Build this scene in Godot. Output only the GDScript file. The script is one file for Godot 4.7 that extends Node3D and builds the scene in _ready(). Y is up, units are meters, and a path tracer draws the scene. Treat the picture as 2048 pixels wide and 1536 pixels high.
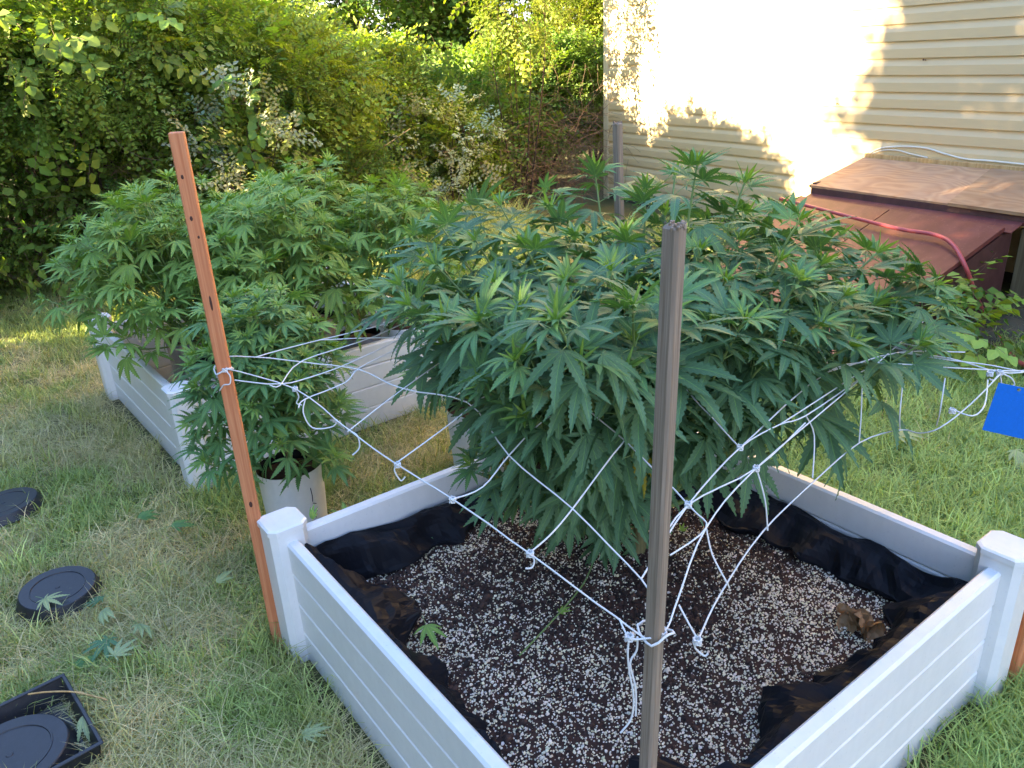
extends Node3D
# A back yard in open shade: a vinyl raised bed with a large leafy plant under a string net, more potted plants
# behind it, a hedge, and a house wall that catches the low sun.

var rng := RandomNumberGenerator.new()
var used := {}
var M := {}
var noise := FastNoiseLite.new()

const CAM := Vector3(0, 1.4231, 0)
const SUN_TO := Vector3(-0.934, 0.287, 0.211)
const HOSE := [Vector3(3.156, 0.464, 0.888), Vector3(3.511, 0.451, 0.925), Vector3(3.825, 0.438, 0.958), Vector3(4.104, 0.429, 0.983), Vector3(4.307, 0.430, 0.981), Vector3(4.447, 0.409, 1.039), Vector3(4.560, 0.323, 1.087), Vector3(4.560, 0.156, 0.957), Vector3(4.560, 0.007, 0.818), Vector3(4.816, 0.020, 1.111), Vector3(4.991, 0.015, 1.298), Vector3(5.160, 0.015, 1.367)]
const CABLE_A := [Vector3(3.049, 0.629, 0.020), Vector3(3.114, 0.681, 0.020), Vector3(3.194, 0.723, 0.020), Vector3(3.343, 0.746, 0.020), Vector3(3.523, 0.749, 0.020), Vector3(3.665, 0.723, 0.020), Vector3(3.800, 0.703, 0.020), Vector3(3.956, 0.704, 0.020), Vector3(4.157, 0.701, 0.020), Vector3(4.355, 0.699, 0.020)]
const CABLE_B := [Vector3(3.115, 0.675, 0.020), Vector3(3.216, 0.712, 0.020), Vector3(3.329, 0.720, 0.020), Vector3(3.442, 0.703, 0.020), Vector3(3.550, 0.692, 0.020)]
const STRANDS := [
	[Vector3(-0.648, 0.800, -1.662), Vector3(-0.461, 0.792, -1.537), Vector3(-0.314, 0.776, -1.350), Vector3(-0.210, 0.764, -1.227), Vector3(-0.108, 0.751, -1.120), Vector3(0.014, 0.731, -0.986), Vector3(0.125, 0.707, -0.862), Vector3(0.161, 0.700, -0.825)],
	[Vector3(-0.666, 0.800, -1.737), Vector3(-0.596, 0.800, -1.727), Vector3(-0.432, 0.800, -1.658), Vector3(-0.334, 0.799, -1.611), Vector3(-0.227, 0.792, -1.506), Vector3(-0.091, 0.787, -1.432), Vector3(-0.012, 0.767, -1.233), Vector3(0.087, 0.747, -1.080), Vector3(0.171, 0.721, -0.923), Vector3(0.175, 0.714, -0.891)],
	[Vector3(-0.596, 0.800, -1.727), Vector3(-0.466, 0.800, -1.826), Vector3(-0.319, 0.800, -1.927), Vector3(-0.251, 0.800, -2.027)],
	[Vector3(-0.466, 0.800, -1.826), Vector3(-0.293, 0.800, -1.818), Vector3(-0.107, 0.800, -1.764)],
	[Vector3(-0.607, 0.795, -1.598), Vector3(-0.500, 0.794, -1.565), Vector3(-0.411, 0.798, -1.609), Vector3(-0.287, 0.800, -1.770), Vector3(-0.117, 0.800, -2.059)],
	[Vector3(-0.521, 0.793, -1.563), Vector3(-0.498, 0.793, -1.560), Vector3(-0.477, 0.800, -1.684), Vector3(-0.332, 0.800, -1.835), Vector3(-0.161, 0.800, -2.115)],
	[Vector3(-0.435, 0.785, -1.454), Vector3(-0.429, 0.788, -1.489), Vector3(-0.357, 0.794, -1.553), Vector3(-0.335, 0.800, -1.624), Vector3(-0.254, 0.800, -1.751), Vector3(-0.152, 0.800, -1.933)],
	[Vector3(-0.318, 0.776, -1.345), Vector3(-0.227, 0.792, -1.506), Vector3(-0.100, 0.800, -1.735), Vector3(0.029, 0.800, -1.903)],
	[Vector3(-0.211, 0.765, -1.235), Vector3(-0.118, 0.780, -1.358), Vector3(-0.066, 0.788, -1.439), Vector3(0.041, 0.800, -1.571), Vector3(0.155, 0.800, -1.883)],
	[Vector3(-0.108, 0.751, -1.120), Vector3(-0.058, 0.755, -1.148), Vector3(-0.012, 0.767, -1.233), Vector3(0.054, 0.780, -1.338), Vector3(0.157, 0.792, -1.452), Vector3(0.346, 0.800, -1.636)],
	[Vector3(0.014, 0.731, -0.989), Vector3(0.047, 0.738, -1.023), Vector3(0.087, 0.747, -1.080), Vector3(0.198, 0.773, -1.258), Vector3(0.292, 0.785, -1.365), Vector3(0.459, 0.800, -1.557)],
	[Vector3(0.130, 0.706, -0.858), Vector3(0.139, 0.700, -0.829), Vector3(0.160, 0.700, -0.826), Vector3(0.180, 0.700, -0.830), Vector3(0.195, 0.704, -0.845), Vector3(0.217, 0.714, -0.888), Vector3(0.287, 0.740, -1.018), Vector3(0.404, 0.762, -1.153), Vector3(0.710, 0.797, -1.445), Vector3(0.984, 0.800, -1.747)],
	[Vector3(0.171, 0.721, -0.923), Vector3(0.271, 0.749, -1.071), Vector3(0.394, 0.770, -1.215), Vector3(0.485, 0.779, -1.278), Vector3(0.542, 0.782, -1.306), Vector3(0.710, 0.797, -1.445)],
	[Vector3(0.221, 0.730, -0.966), Vector3(0.287, 0.740, -1.018), Vector3(0.271, 0.749, -1.071), Vector3(0.198, 0.773, -1.258), Vector3(0.115, 0.790, -1.437), Vector3(0.022, 0.800, -1.683)],
	[Vector3(0.190, 0.728, -0.959), Vector3(0.271, 0.749, -1.071), Vector3(0.404, 0.762, -1.153), Vector3(0.532, 0.780, -1.281)],
	[Vector3(0.394, 0.770, -1.215), Vector3(0.359, 0.786, -1.366), Vector3(0.313, 0.800, -1.641), Vector3(0.239, 0.800, -1.953)],
	[Vector3(0.215, 0.712, -0.876), Vector3(0.237, 0.672, -0.849), Vector3(0.251, 0.646, -0.888), Vector3(0.305, 0.640, -0.983), Vector3(0.417, 0.648, -1.133), Vector3(0.561, 0.659, -1.278), Vector3(0.693, 0.673, -1.391), Vector3(0.784, 0.686, -1.412), Vector3(0.798, 0.700, -1.368), Vector3(0.820, 0.724, -1.342), Vector3(0.884, 0.758, -1.364), Vector3(0.962, 0.797, -1.411)],
	[Vector3(0.287, 0.740, -1.018), Vector3(0.295, 0.700, -1.003), Vector3(0.315, 0.659, -0.981), Vector3(0.327, 0.628, -1.011)],
	[Vector3(0.404, 0.762, -1.153), Vector3(0.420, 0.706, -1.143), Vector3(0.427, 0.649, -1.136)],
	[Vector3(0.542, 0.782, -1.306), Vector3(0.570, 0.730, -1.325), Vector3(0.553, 0.669, -1.271)],
	[Vector3(0.701, 0.796, -1.435), Vector3(0.685, 0.737, -1.386), Vector3(0.683, 0.682, -1.375)],
	[Vector3(0.768, 0.794, -1.405), Vector3(0.757, 0.737, -1.377), Vector3(0.782, 0.687, -1.414)],
	[Vector3(0.856, 0.796, -1.414), Vector3(0.841, 0.739, -1.386), Vector3(0.860, 0.689, -1.421)],
	[Vector3(0.929, 0.795, -1.394), Vector3(0.872, 0.786, -1.303), Vector3(0.831, 0.782, -1.268), Vector3(0.811, 0.784, -1.292), Vector3(0.805, 0.784, -1.289)],
	[Vector3(0.394, 0.770, -1.215), Vector3(0.652, 0.799, -1.475), Vector3(0.781, 0.800, -1.489), Vector3(0.972, 0.799, -1.427), Vector3(1.032, 0.799, -1.428)],
	[Vector3(0.485, 0.779, -1.278), Vector3(0.705, 0.798, -1.457), Vector3(0.762, 0.800, -1.491)],
	[Vector3(0.652, 0.799, -1.475), Vector3(0.675, 0.800, -1.619), Vector3(0.648, 0.800, -1.883), Vector3(0.585, 0.800, -2.183)],
	[Vector3(0.626, 0.798, -1.461), Vector3(0.831, 0.800, -1.549), Vector3(0.961, 0.800, -1.533)],
	[Vector3(0.829, 0.800, -1.546), Vector3(0.913, 0.800, -1.504), Vector3(0.968, 0.798, -1.421), Vector3(1.038, 0.799, -1.422)],
	[Vector3(0.848, 0.800, -1.610), Vector3(0.918, 0.800, -1.552)],
	[Vector3(0.828, 0.800, -1.590), Vector3(0.870, 0.800, -1.522), Vector3(0.953, 0.800, -1.465), Vector3(1.023, 0.798, -1.413)],
	[Vector3(0.471, 0.800, -1.831), Vector3(0.600, 0.800, -2.027), Vector3(0.662, 0.800, -1.969)],
]
const KNOTS := [Vector3(-0.210, 0.764, -1.227), Vector3(-0.108, 0.751, -1.120), Vector3(0.014, 0.731, -0.986), Vector3(0.139, 0.700, -0.829), Vector3(0.227, 0.700, -0.816), Vector3(-0.646, 0.799, -1.654), Vector3(-0.461, 0.792, -1.537), Vector3(0.404, 0.762, -1.153), Vector3(0.271, 0.749, -1.071), Vector3(0.394, 0.770, -1.215), Vector3(0.968, 0.798, -1.421), Vector3(0.946, 0.798, -1.417), Vector3(0.184, 0.701, -0.832), Vector3(0.805, 0.784, -1.289), Vector3(-0.319, 0.800, -1.927)]
const TIPS := [Vector3(0.251, 1.123, -2.150), Vector3(0.113, 1.085, -2.100), Vector3(-0.007, 1.076, -2.000), Vector3(0.360, 1.089, -2.000), Vector3(0.428, 1.184, -1.750), Vector3(0.550, 1.133, -1.800), Vector3(0.608, 1.084, -1.600), Vector3(0.556, 1.015, -1.550), Vector3(0.850, 0.968, -1.750), Vector3(0.895, 0.932, -1.700), Vector3(0.939, 0.915, -1.650), Vector3(0.675, 0.950, -1.500), Vector3(0.511, 0.917, -1.450), Vector3(0.589, 0.925, -1.400), Vector3(0.074, 1.027, -1.200), Vector3(0.216, 1.014, -1.300), Vector3(0.116, 0.948, -1.220), Vector3(0.430, 0.959, -1.350), Vector3(-0.025, 0.985, -1.600), Vector3(-0.166, 0.979, -1.800), Vector3(-0.238, 0.963, -1.700), Vector3(-0.070, 1.023, -1.850), Vector3(0.044, 1.038, -1.700), Vector3(0.158, 1.033, -1.750), Vector3(0.264, 1.049, -1.700), Vector3(-0.163, 1.033, -2.000), Vector3(-0.208, 0.945, -1.600), Vector3(-0.054, 0.969, -1.400), Vector3(-0.128, 0.940, -1.500), Vector3(0.007, 0.943, -1.250), Vector3(0.391, 1.049, -1.900), Vector3(0.675, 0.861, -1.450), Vector3(0.843, 0.834, -1.500), Vector3(1.016, 0.834, -1.750), Vector3(-0.060, 0.858, -1.350), Vector3(0.021, 0.815, -1.300), Vector3(0.432, 0.993, -1.500), Vector3(0.405, 1.032, -1.600), Vector3(0.532, 1.013, -1.750), Vector3(0.111, 1.024, -1.450), Vector3(0.204, 1.026, -1.500), Vector3(0.281, 1.002, -1.300), Vector3(0.385, 0.929, -1.420), Vector3(0.201, 0.902, -1.280), Vector3(0.562, 1.000, -1.450), Vector3(0.788, 0.892, -1.600), Vector3(0.701, 0.960, -1.700), Vector3(0.896, 0.844, -1.700), Vector3(0.116, 1.066, -1.950), Vector3(-0.091, 1.045, -2.200), Vector3(0.456, 1.113, -2.100), Vector3(0.694, 1.015, -2.000), Vector3(0.824, 0.978, -1.900), Vector3(0.022, 0.984, -1.400), Vector3(-0.240, 0.990, -2.100), Vector3(-0.311, 0.900, -1.850)]
const LOW_TIPS := [Vector3(-0.034, 0.627, -1.550), Vector3(-0.110, 0.527, -1.650), Vector3(0.129, 0.632, -1.500), Vector3(0.076, 0.463, -1.600), Vector3(0.194, 0.428, -1.600), Vector3(0.008, 0.464, -1.700), Vector3(0.151, 0.771, -1.400), Vector3(0.186, 0.276, -1.750), Vector3(-0.058, 0.381, -1.750), Vector3(0.078, 0.633, -1.550)]

# ---------------------------------------------------------------- naming and tagging
func numbered(called: String) -> String:
	if not used.has(called):
		used[called] = 0
		return called
	used[called] += 1
	return "%s_%03d" % [called, used[called]]

func tag(o: Node3D, label := "", category := "", group := "", kind := "") -> Node3D:
	if label: o.set_meta("label", label)
	if category: o.set_meta("category", category)
	if group: o.set_meta("group", group)
	if kind: o.set_meta("kind", kind)
	return o

func thing(called: String, label: String, category: String, at := Vector3.ZERO, group := "") -> Node3D:
	var o := Node3D.new()
	o.name = numbered(called)
	add_child(o)
	o.position = at
	tag(o, label, category, group)
	return o

func part(mesh: Mesh, material: Material, called: String, parent: Node, xf := Transform3D.IDENTITY) -> MeshInstance3D:
	var o := MeshInstance3D.new()
	o.mesh = mesh
	if material: o.material_override = material
	o.name = called if parent != self else numbered(called)
	parent.add_child(o, true)
	o.transform = xf
	return o

func many(mesh: Mesh, xfs: Array, cols: Array, called: String, parent: Node) -> MultiMeshInstance3D:
	var mm := MultiMesh.new()
	mm.transform_format = MultiMesh.TRANSFORM_3D
	mm.use_colors = not cols.is_empty()
	mm.mesh = mesh
	mm.instance_count = xfs.size()
	for i in xfs.size():
		mm.set_instance_transform(i, xfs[i])
		if not cols.is_empty(): mm.set_instance_color(i, cols[i])
	var o := MultiMeshInstance3D.new()
	o.multimesh = mm
	o.name = called if parent != self else numbered(called)
	parent.add_child(o, true)
	return o

# ---------------------------------------------------------------- mesh helpers
func begin() -> SurfaceTool:
	var st := SurfaceTool.new()
	st.begin(Mesh.PRIMITIVE_TRIANGLES)
	return st

func done(st: SurfaceTool, material: Material = null, into: ArrayMesh = null) -> ArrayMesh:
	st.generate_normals()
	var m: ArrayMesh = st.commit(into) if into else st.commit()
	if material: m.surface_set_material(m.get_surface_count() - 1, material)
	return m

func tri(st: SurfaceTool, a: Vector3, b: Vector3, c: Vector3, ua := Vector2.ZERO, ub := Vector2.ZERO, uc := Vector2.ZERO) -> void:
	st.set_uv(ua); st.add_vertex(a)
	st.set_uv(ub); st.add_vertex(b)
	st.set_uv(uc); st.add_vertex(c)

func face(st: SurfaceTool, p: Array, mid: Vector3) -> void:    # a flat convex polygon turned away from mid
	var n: Vector3 = (p[0] - p[2]).cross(p[0] - p[1])
	var c := Vector3.ZERO
	for q in p: c += q
	c /= p.size()
	var flip := n.dot(c - mid) < 0.0
	for i in range(1, p.size() - 1):
		if flip: tri(st, p[0], p[i + 1], p[i])
		else: tri(st, p[0], p[i], p[i + 1])

func cbox(st: SurfaceTool, c: Vector3, s: Vector3, ch := 0.004, b := Basis.IDENTITY) -> void:   # a box with bevelled edges
	st.set_smooth_group(-1)
	var h := s * 0.5
	ch = minf(ch, minf(h.x, minf(h.y, h.z)) * 0.9)
	var P := func(sx: int, sy: int, sz: int, ax: int) -> Vector3:
		var v := Vector3(sx * (h.x - (0.0 if ax == 0 else ch)), sy * (h.y - (0.0 if ax == 1 else ch)), sz * (h.z - (0.0 if ax == 2 else ch)))
		return c + b * v
	for s1 in [-1, 1]:
		face(st, [P.call(s1, -1, -1, 0), P.call(s1, 1, -1, 0), P.call(s1, 1, 1, 0), P.call(s1, -1, 1, 0)], c)
		face(st, [P.call(-1, s1, -1, 1), P.call(1, s1, -1, 1), P.call(1, s1, 1, 1), P.call(-1, s1, 1, 1)], c)
		face(st, [P.call(-1, -1, s1, 2), P.call(1, -1, s1, 2), P.call(1, 1, s1, 2), P.call(-1, 1, s1, 2)], c)
		for s2 in [-1, 1]:
			face(st, [P.call(s1, s2, -1, 0), P.call(s1, s2, 1, 0), P.call(s1, s2, 1, 1), P.call(s1, s2, -1, 1)], c)
			face(st, [P.call(s1, -1, s2, 0), P.call(s1, 1, s2, 0), P.call(s1, 1, s2, 2), P.call(s1, -1, s2, 2)], c)
			face(st, [P.call(-1, s1, s2, 1), P.call(1, s1, s2, 1), P.call(1, s1, s2, 2), P.call(-1, s1, s2, 2)], c)
			for s3 in [-1, 1]:
				face(st, [P.call(s1, s2, s3, 0), P.call(s1, s2, s3, 1), P.call(s1, s2, s3, 2)], c)

func box_mesh(s: Vector3, ch := 0.004) -> ArrayMesh:
	var st := begin()
	cbox(st, Vector3.ZERO, s, ch)
	return done(st)

func tube(st: SurfaceTool, pts: Array, radii: Array, sides := 6, cap := true) -> void:
	st.set_smooth_group(3)
	var rings := []
	var up := Vector3(0.31, 0.9, 0.2)
	var along := 0.0
	var vs := []
	for i in pts.size():
		var d: Vector3 = (pts[mini(i + 1, pts.size() - 1)] - pts[maxi(i - 1, 0)]).normalized()
		var x := up.cross(d)
		if x.length() < 0.05: x = Vector3.RIGHT.cross(d)
		x = x.normalized()
		var y := d.cross(x)
		up = y
		if i > 0: along += pts[i].distance_to(pts[i - 1])
		vs.append(along)
		var r := []
		for k in sides:
			var a := TAU * k / sides
			r.append(pts[i] + (x * cos(a) + y * sin(a)) * radii[mini(i, radii.size() - 1)])
		rings.append(r)
	for i in pts.size() - 1:
		for k in sides:
			var k2 := (k + 1) % sides
			var u0 := float(k) / sides
			var u1 := float(k + 1) / sides
			tri(st, rings[i][k], rings[i + 1][k], rings[i + 1][k2], Vector2(u0, vs[i]), Vector2(u0, vs[i + 1]), Vector2(u1, vs[i + 1]))
			tri(st, rings[i][k], rings[i + 1][k2], rings[i][k2], Vector2(u0, vs[i]), Vector2(u1, vs[i + 1]), Vector2(u1, vs[i]))
	if cap:
		st.set_smooth_group(-1)
		for k in range(1, sides - 1):
			tri(st, rings[0][0], rings[0][k], rings[0][k + 1])
			tri(st, rings[-1][0], rings[-1][k + 1], rings[-1][k])

func smooth_path(pts: Array, per := 5) -> Array:     # Catmull-Rom through the points
	var out := []
	for i in pts.size() - 1:
		var p0: Vector3 = pts[maxi(i - 1, 0)]
		var p1: Vector3 = pts[i]
		var p2: Vector3 = pts[i + 1]
		var p3: Vector3 = pts[mini(i + 2, pts.size() - 1)]
		for k in per:
			var t := float(k) / per
			out.append(0.5 * (2.0 * p1 + (p2 - p0) * t + (2.0 * p0 - 5.0 * p1 + 4.0 * p2 - p3) * t * t + (3.0 * p1 - p0 - 3.0 * p2 + p3) * t * t * t))
	out.append(pts[-1])
	return out

func lathe(st: SurfaceTool, prof: Array, sides: int, wob := 0.0, hard := false, sq := 1.0) -> void:    # prof: Vector2(radius, y)
	for k in sides:
		for i in prof.size() - 1:
			st.set_smooth_group(2 + (i if hard else 0))
			var q := []
			for e in [[k, i], [k, i + 1], [k + 1, i + 1], [k + 1, i]]:
				var a: float = TAU * (e[0] % sides) / sides
				var r: float = prof[e[1]].x * (1.0 + wob * noise.get_noise_3d(cos(a) * 90.0, sin(a) * 90.0, prof[e[1]].y * 500.0))
				q.append(Vector3(cos(a) * r, prof[e[1]].y, sin(a) * r * sq))
			tri(st, q[0], q[1], q[2]); tri(st, q[0], q[2], q[3])

# ---------------------------------------------------------------- materials
func lin(r: float, g: float, b: float) -> Color:
	return Color(r, g, b).linear_to_srgb()

func mat(c: Color, rough := 0.6, spec := 0.5) -> StandardMaterial3D:
	var m := StandardMaterial3D.new()
	m.albedo_color = c
	m.roughness = rough
	m.metallic_specular = spec
	return m

func picture(w: int, h: int, f: Callable) -> ImageTexture:
	var im := Image.create(w, h, false, Image.FORMAT_RGB8)
	for y in h:
		for x in w:
			im.set_pixel(x, y, f.call(float(x) / w, float(y) / h))
	return ImageTexture.create_from_image(im)

func tri_mat(t: Texture2D, sc: Vector3, rough := 0.7, world := false) -> StandardMaterial3D:
	var m := mat(Color.WHITE, rough)
	m.albedo_texture = t
	m.uv1_triplanar = true
	m.uv1_world_triplanar = world
	m.uv1_scale = sc
	return m

func fbm(seed_: int, freq: float, oct := 4) -> FastNoiseLite:
	var n := FastNoiseLite.new()
	n.seed = seed_
	n.frequency = freq
	n.fractal_octaves = oct
	n.noise_type = FastNoiseLite.TYPE_SIMPLEX_SMOOTH
	return n

func ring_noise(n: FastNoiseLite, u: float, v: float, ru: float, rv: float) -> float:   # noise that repeats over the unit square
	var a := u * TAU
	var b := v * TAU
	return 0.5 * (n.get_noise_3d(cos(a) * ru, sin(a) * ru, cos(b) * rv + 7.0) + n.get_noise_3d(cos(a) * ru + 31.0, sin(a) * ru, sin(b) * rv))

func wood_picture(w: int, h: int, a: Color, b: Color, dark: Color, ru: float, rv: float, seed_: int, cracks := 0.0) -> ImageTexture:
	var n := fbm(seed_, 1.0, 4)
	return picture(w, h, func(u: float, v: float) -> Color:
		var g := ring_noise(n, u, v, ru, rv)
		var f := ring_noise(n, u, v, ru * 4.0, rv * 1.5)
		var c := a.lerp(b, clampf(0.5 + g * 1.4 + f * 0.6, 0.0, 1.0))
		if f > 0.62 - cracks: c = c.lerp(dark, 0.55)
		return c)

func make_materials() -> void:
	var n1 := fbm(3, 1.0, 4)
	# vinyl: white with faint soiling
	M.vinyl = tri_mat(picture(256, 256, func(u, v):
		var g := ring_noise(n1, u, v, 2.0, 2.0)
		var f := ring_noise(n1, u, v, 9.0, 9.0)
		var k := 0.90 - 0.03 * clampf(g + 0.3, 0.0, 1.0) - (0.05 if f > 0.40 else 0.0)
		return Color(k, k * 0.996, k * 0.985)), Vector3(2.2, 2.2, 2.2), 0.38)
	M.vinyl_dark = mat(lin(0.28, 0.27, 0.24), 0.7)
	M.cedar = tri_mat(wood_picture(128, 512, Color(0.80, 0.54, 0.37), Color(0.71, 0.42, 0.26), Color(0.5, 0.26, 0.15), 1.6, 0.5, 11), Vector3(14, 1.6, 14), 0.7)
	M.knot = mat(lin(0.06, 0.02, 0.012), 0.7)
	M.gray_wood = tri_mat(wood_picture(128, 512, Color(0.60, 0.54, 0.47), Color(0.47, 0.41, 0.345), Color(0.25, 0.21, 0.18), 2.6, 0.6, 12, 0.12), Vector3(16, 2.0, 16), 0.85)
	M.old_wood = tri_mat(wood_picture(128, 512, Color(0.47, 0.43, 0.32), Color(0.35, 0.30, 0.21), Color(0.2, 0.16, 0.1), 1.6, 0.5, 13, 0.08), Vector3(5, 0.9, 5), 0.85)
	M.pine = tri_mat(wood_picture(128, 512, Color(0.76, 0.63, 0.42), Color(0.66, 0.52, 0.32), Color(0.45, 0.33, 0.2), 1.2, 0.4, 14), Vector3(5, 1.2, 5), 0.7)
	var np := fbm(21, 1.0, 3)
	M.plywood = tri_mat(picture(512, 512, func(u, v):
		var w: float = ring_noise(np, u, v, 0.22, 0.55) * 7.0 + v * 9.0
		var k := absf(fposmod(w, 1.0) - 0.5) * 2.0
		var f := ring_noise(np, u, v, 0.9, 30.0)
		var grain := clampf(0.25 + 0.75 * k + f * 0.5, 0.0, 1.0)
		return Color(0.66, 0.48, 0.33).lerp(Color(0.80, 0.64, 0.47), grain).lerp(Color(0.68, 0.56, 0.46), clampf(0.25 + ring_noise(np, u, v, 0.7, 1.2), 0.0, 0.5))), Vector3(0.85, 0.85, 0.85), 0.75)
	M.plywood_gray = M.plywood.duplicate()
	M.plywood_gray.albedo_color = Color(0.9, 0.9, 0.88)
	M.plywood_gray.uv1_offset = Vector3(0.37, 0.0, 0.61)
	M.siding = tri_mat(picture(256, 256, func(u, v):
		var g := ring_noise(n1, u, v, 1.5, 6.0)
		var k := 1.0 + 0.025 * g
		return Color(0.83 * k, 0.735 * k, 0.555 * k)), Vector3(0.8, 3.0, 0.8), 0.5)
	M.trim = mat(Color(0.80, 0.73, 0.58), 0.45)
	var nr := fbm(8, 1.0, 5)
	M.red_paint = tri_mat(picture(512, 512, func(u, v):
		var g := ring_noise(nr, u, v, 1.2, 1.2)
		var f := ring_noise(nr, u, v, 7.0, 7.0)
		var c := Color(0.37, 0.165, 0.145).lerp(Color(0.46, 0.25, 0.225), clampf(0.35 + g * 1.2, 0.0, 1.0))
		if f > 0.33: c = c.lerp(Color(0.60, 0.42, 0.38), 0.45)
		return c), Vector3(1.4, 1.4, 1.4), 0.55)
	M.brown_paint = tri_mat(picture(256, 256, func(u, v):
		var g := ring_noise(nr, u, v, 2.0, 2.0)
		return Color(0.27, 0.145, 0.125).lerp(Color(0.34, 0.21, 0.19), clampf(0.4 + g, 0.0, 1.0))), Vector3(1.4, 1.4, 1.4), 0.6)
	M.hose = mat(Color(0.70, 0.31, 0.31), 0.45)
	M.cable = mat(Color(0.86, 0.83, 0.76), 0.5)
	M.stone = tri_mat(picture(256, 256, func(u, v):
		var g := ring_noise(nr, u, v, 2.0, 2.0)
		return Color(0.34, 0.31, 0.27).lerp(Color(0.22, 0.22, 0.15), clampf(0.5 + g * 1.3, 0.0, 1.0))), Vector3(2, 2, 2), 0.9)
	# soil and lawn floor
	var ns := fbm(5, 1.0, 5)
	M.soil = tri_mat(picture(512, 512, func(u, v):
		var g := ring_noise(ns, u, v, 4.0, 4.0)
		var f := ring_noise(ns, u, v, 22.0, 22.0)
		return Color(0.15, 0.085, 0.065).lerp(Color(0.30, 0.185, 0.135), clampf(0.4 + g * 0.9 + f * 0.9, 0.0, 1.0))), Vector3(2.5, 2.5, 2.5), 0.95)
	M.turf = tri_mat(picture(512, 512, func(u, v):
		var g := ring_noise(ns, u, v, 1.5, 1.5)
		var f := ring_noise(ns, u, v, 16.0, 16.0)
		var c := Color(0.28, 0.25, 0.13).lerp(Color(0.38, 0.32, 0.2), clampf(0.5 + f * 1.3, 0.0, 1.0))
		return c.lerp(Color(0.24, 0.29, 0.11), clampf(0.45 + g * 1.2, 0.0, 1.0))), Vector3(0.45, 0.45, 0.45), 0.95, true)
	M.perlite = mat(Color.WHITE, 0.9)
	M.perlite.vertex_color_use_as_albedo = true
	M.black_film = mat(lin(0.013, 0.013, 0.016), 0.45, 0.18)
	M.black_plastic = tri_mat(picture(256, 256, func(u, v):
		var g := ring_noise(n1, u, v, 2.0, 2.0)
		var f := ring_noise(n1, u, v, 12.0, 12.0)
		var k := 0.15 + 0.035 * g + (0.05 if f > 0.3 else 0.0)
		return Color(k, k * 1.02, k * 1.12)), Vector3(4, 4, 4), 0.45)
	M.bag_white = tri_mat(picture(256, 256, func(u, v):
		var g := ring_noise(n1, u, v, 2.0, 2.0)
		var k := 0.86 + 0.05 * g
		return Color(k, k, k)), Vector3(3, 3, 3), 0.42)
	M.bag_gray = tri_mat(picture(128, 128, func(u, v):
		var g := ring_noise(n1, u, v, 2.0, 2.0)
		var k := 0.60 + 0.12 * g
		return Color(k, k, k * 1.03)), Vector3(3, 3, 3), 0.5)
	M.ink = mat(lin(0.02, 0.02, 0.05), 0.6)
	M.string = tri_mat(picture(32, 32, func(u, v):
		var k := 0.90 - 0.10 * absf(sin((u + v) * TAU))
		return Color(k, k, k * 0.99)), Vector3(180, 180, 180), 0.8)
	M.tag = tri_mat(picture(128, 128, func(u, v):
		var g := ring_noise(n1, u, v, 3.0, 3.0)
		var f := ring_noise(n1, u, v, 14.0, 14.0)
		var k := 1.0 + 0.05 * g + (0.10 if f > 0.36 else 0.0)
		return Color(0.02 * k, 0.46 * k, 0.88 * k)), Vector3(9, 9, 9), 0.5)
	M.brass = mat(Color(0.62, 0.6, 0.5), 0.35)
	M.brass.metallic = 0.8
	M.dry_leaf = mat(lin(0.27, 0.15, 0.065), 0.75)
	M.dry_leaf.backlight_enabled = true
	M.dry_leaf.backlight = lin(0.08, 0.04, 0.01)
	# leaves of the potted plants: veins are part of the leaf
	M.leaf_pic = picture(64, 256, func(u, v):
		var d := absf(u - 0.5) * 2.0
		var k := fposmod(v * 11.0 - d * 1.6, 1.0)
		var vein := smoothstep(0.80, 0.96, k) * (1.0 - d * 0.6)
		var mid := 1.0 - smoothstep(0.03, 0.10, d)
		var f := 0.05 * noise.get_noise_2d(u * 700.0, v * 2600.0)
		var c := Color(0.76 + f, 0.76 + f, 0.76 + f)
		c = c.lerp(Color(0.99, 1.0, 0.92), vein * 0.6)
		return c.lerp(Color(1.0, 1.0, 0.80), mid * 0.8))
	M.leaf_dark = leaf_mat(lin(0.200, 0.380, 0.190))
	M.leaf_mid = leaf_mat(lin(0.230, 0.450, 0.165))
	M.leaf_light = leaf_mat(lin(0.370, 0.600, 0.150))
	M.leaf_new = leaf_mat(lin(0.42, 0.66, 0.14))
	M.leaf_pale = leaf_mat(lin(0.64, 0.72, 0.36))
	M.leaf_yellow = leaf_mat(lin(0.42, 0.36, 0.03))
	M.petiole = mat(lin(0.20, 0.32, 0.10), 0.5)
	M.stem = mat(lin(0.17, 0.25, 0.075), 0.6)
	M.trunk = tri_mat(wood_picture(64, 256, Color(0.52, 0.47, 0.30), Color(0.40, 0.38, 0.22), Color(0.26, 0.22, 0.13), 1.4, 0.6, 15), Vector3(14, 3, 14), 0.8)
	M.bark = tri_mat(wood_picture(64, 256, Color(0.26, 0.20, 0.15), Color(0.17, 0.13, 0.10), Color(0.08, 0.06, 0.05), 2.0, 0.8, 16), Vector3(5, 1.6, 5), 0.9)
	M.twig = mat(lin(0.16, 0.105, 0.065), 0.9)
	M.wild = mat(Color.WHITE, 0.5, 0.35)
	M.wild.vertex_color_use_as_albedo = true
	M.wild.backlight_enabled = true
	M.wild.backlight = lin(0.75, 0.80, 0.10)
	M.grass = mat(Color.WHITE, 0.55, 0.3)
	M.grass.vertex_color_use_as_albedo = true
	M.grass.backlight_enabled = true
	M.grass.backlight = lin(0.45, 0.5, 0.1)

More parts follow.
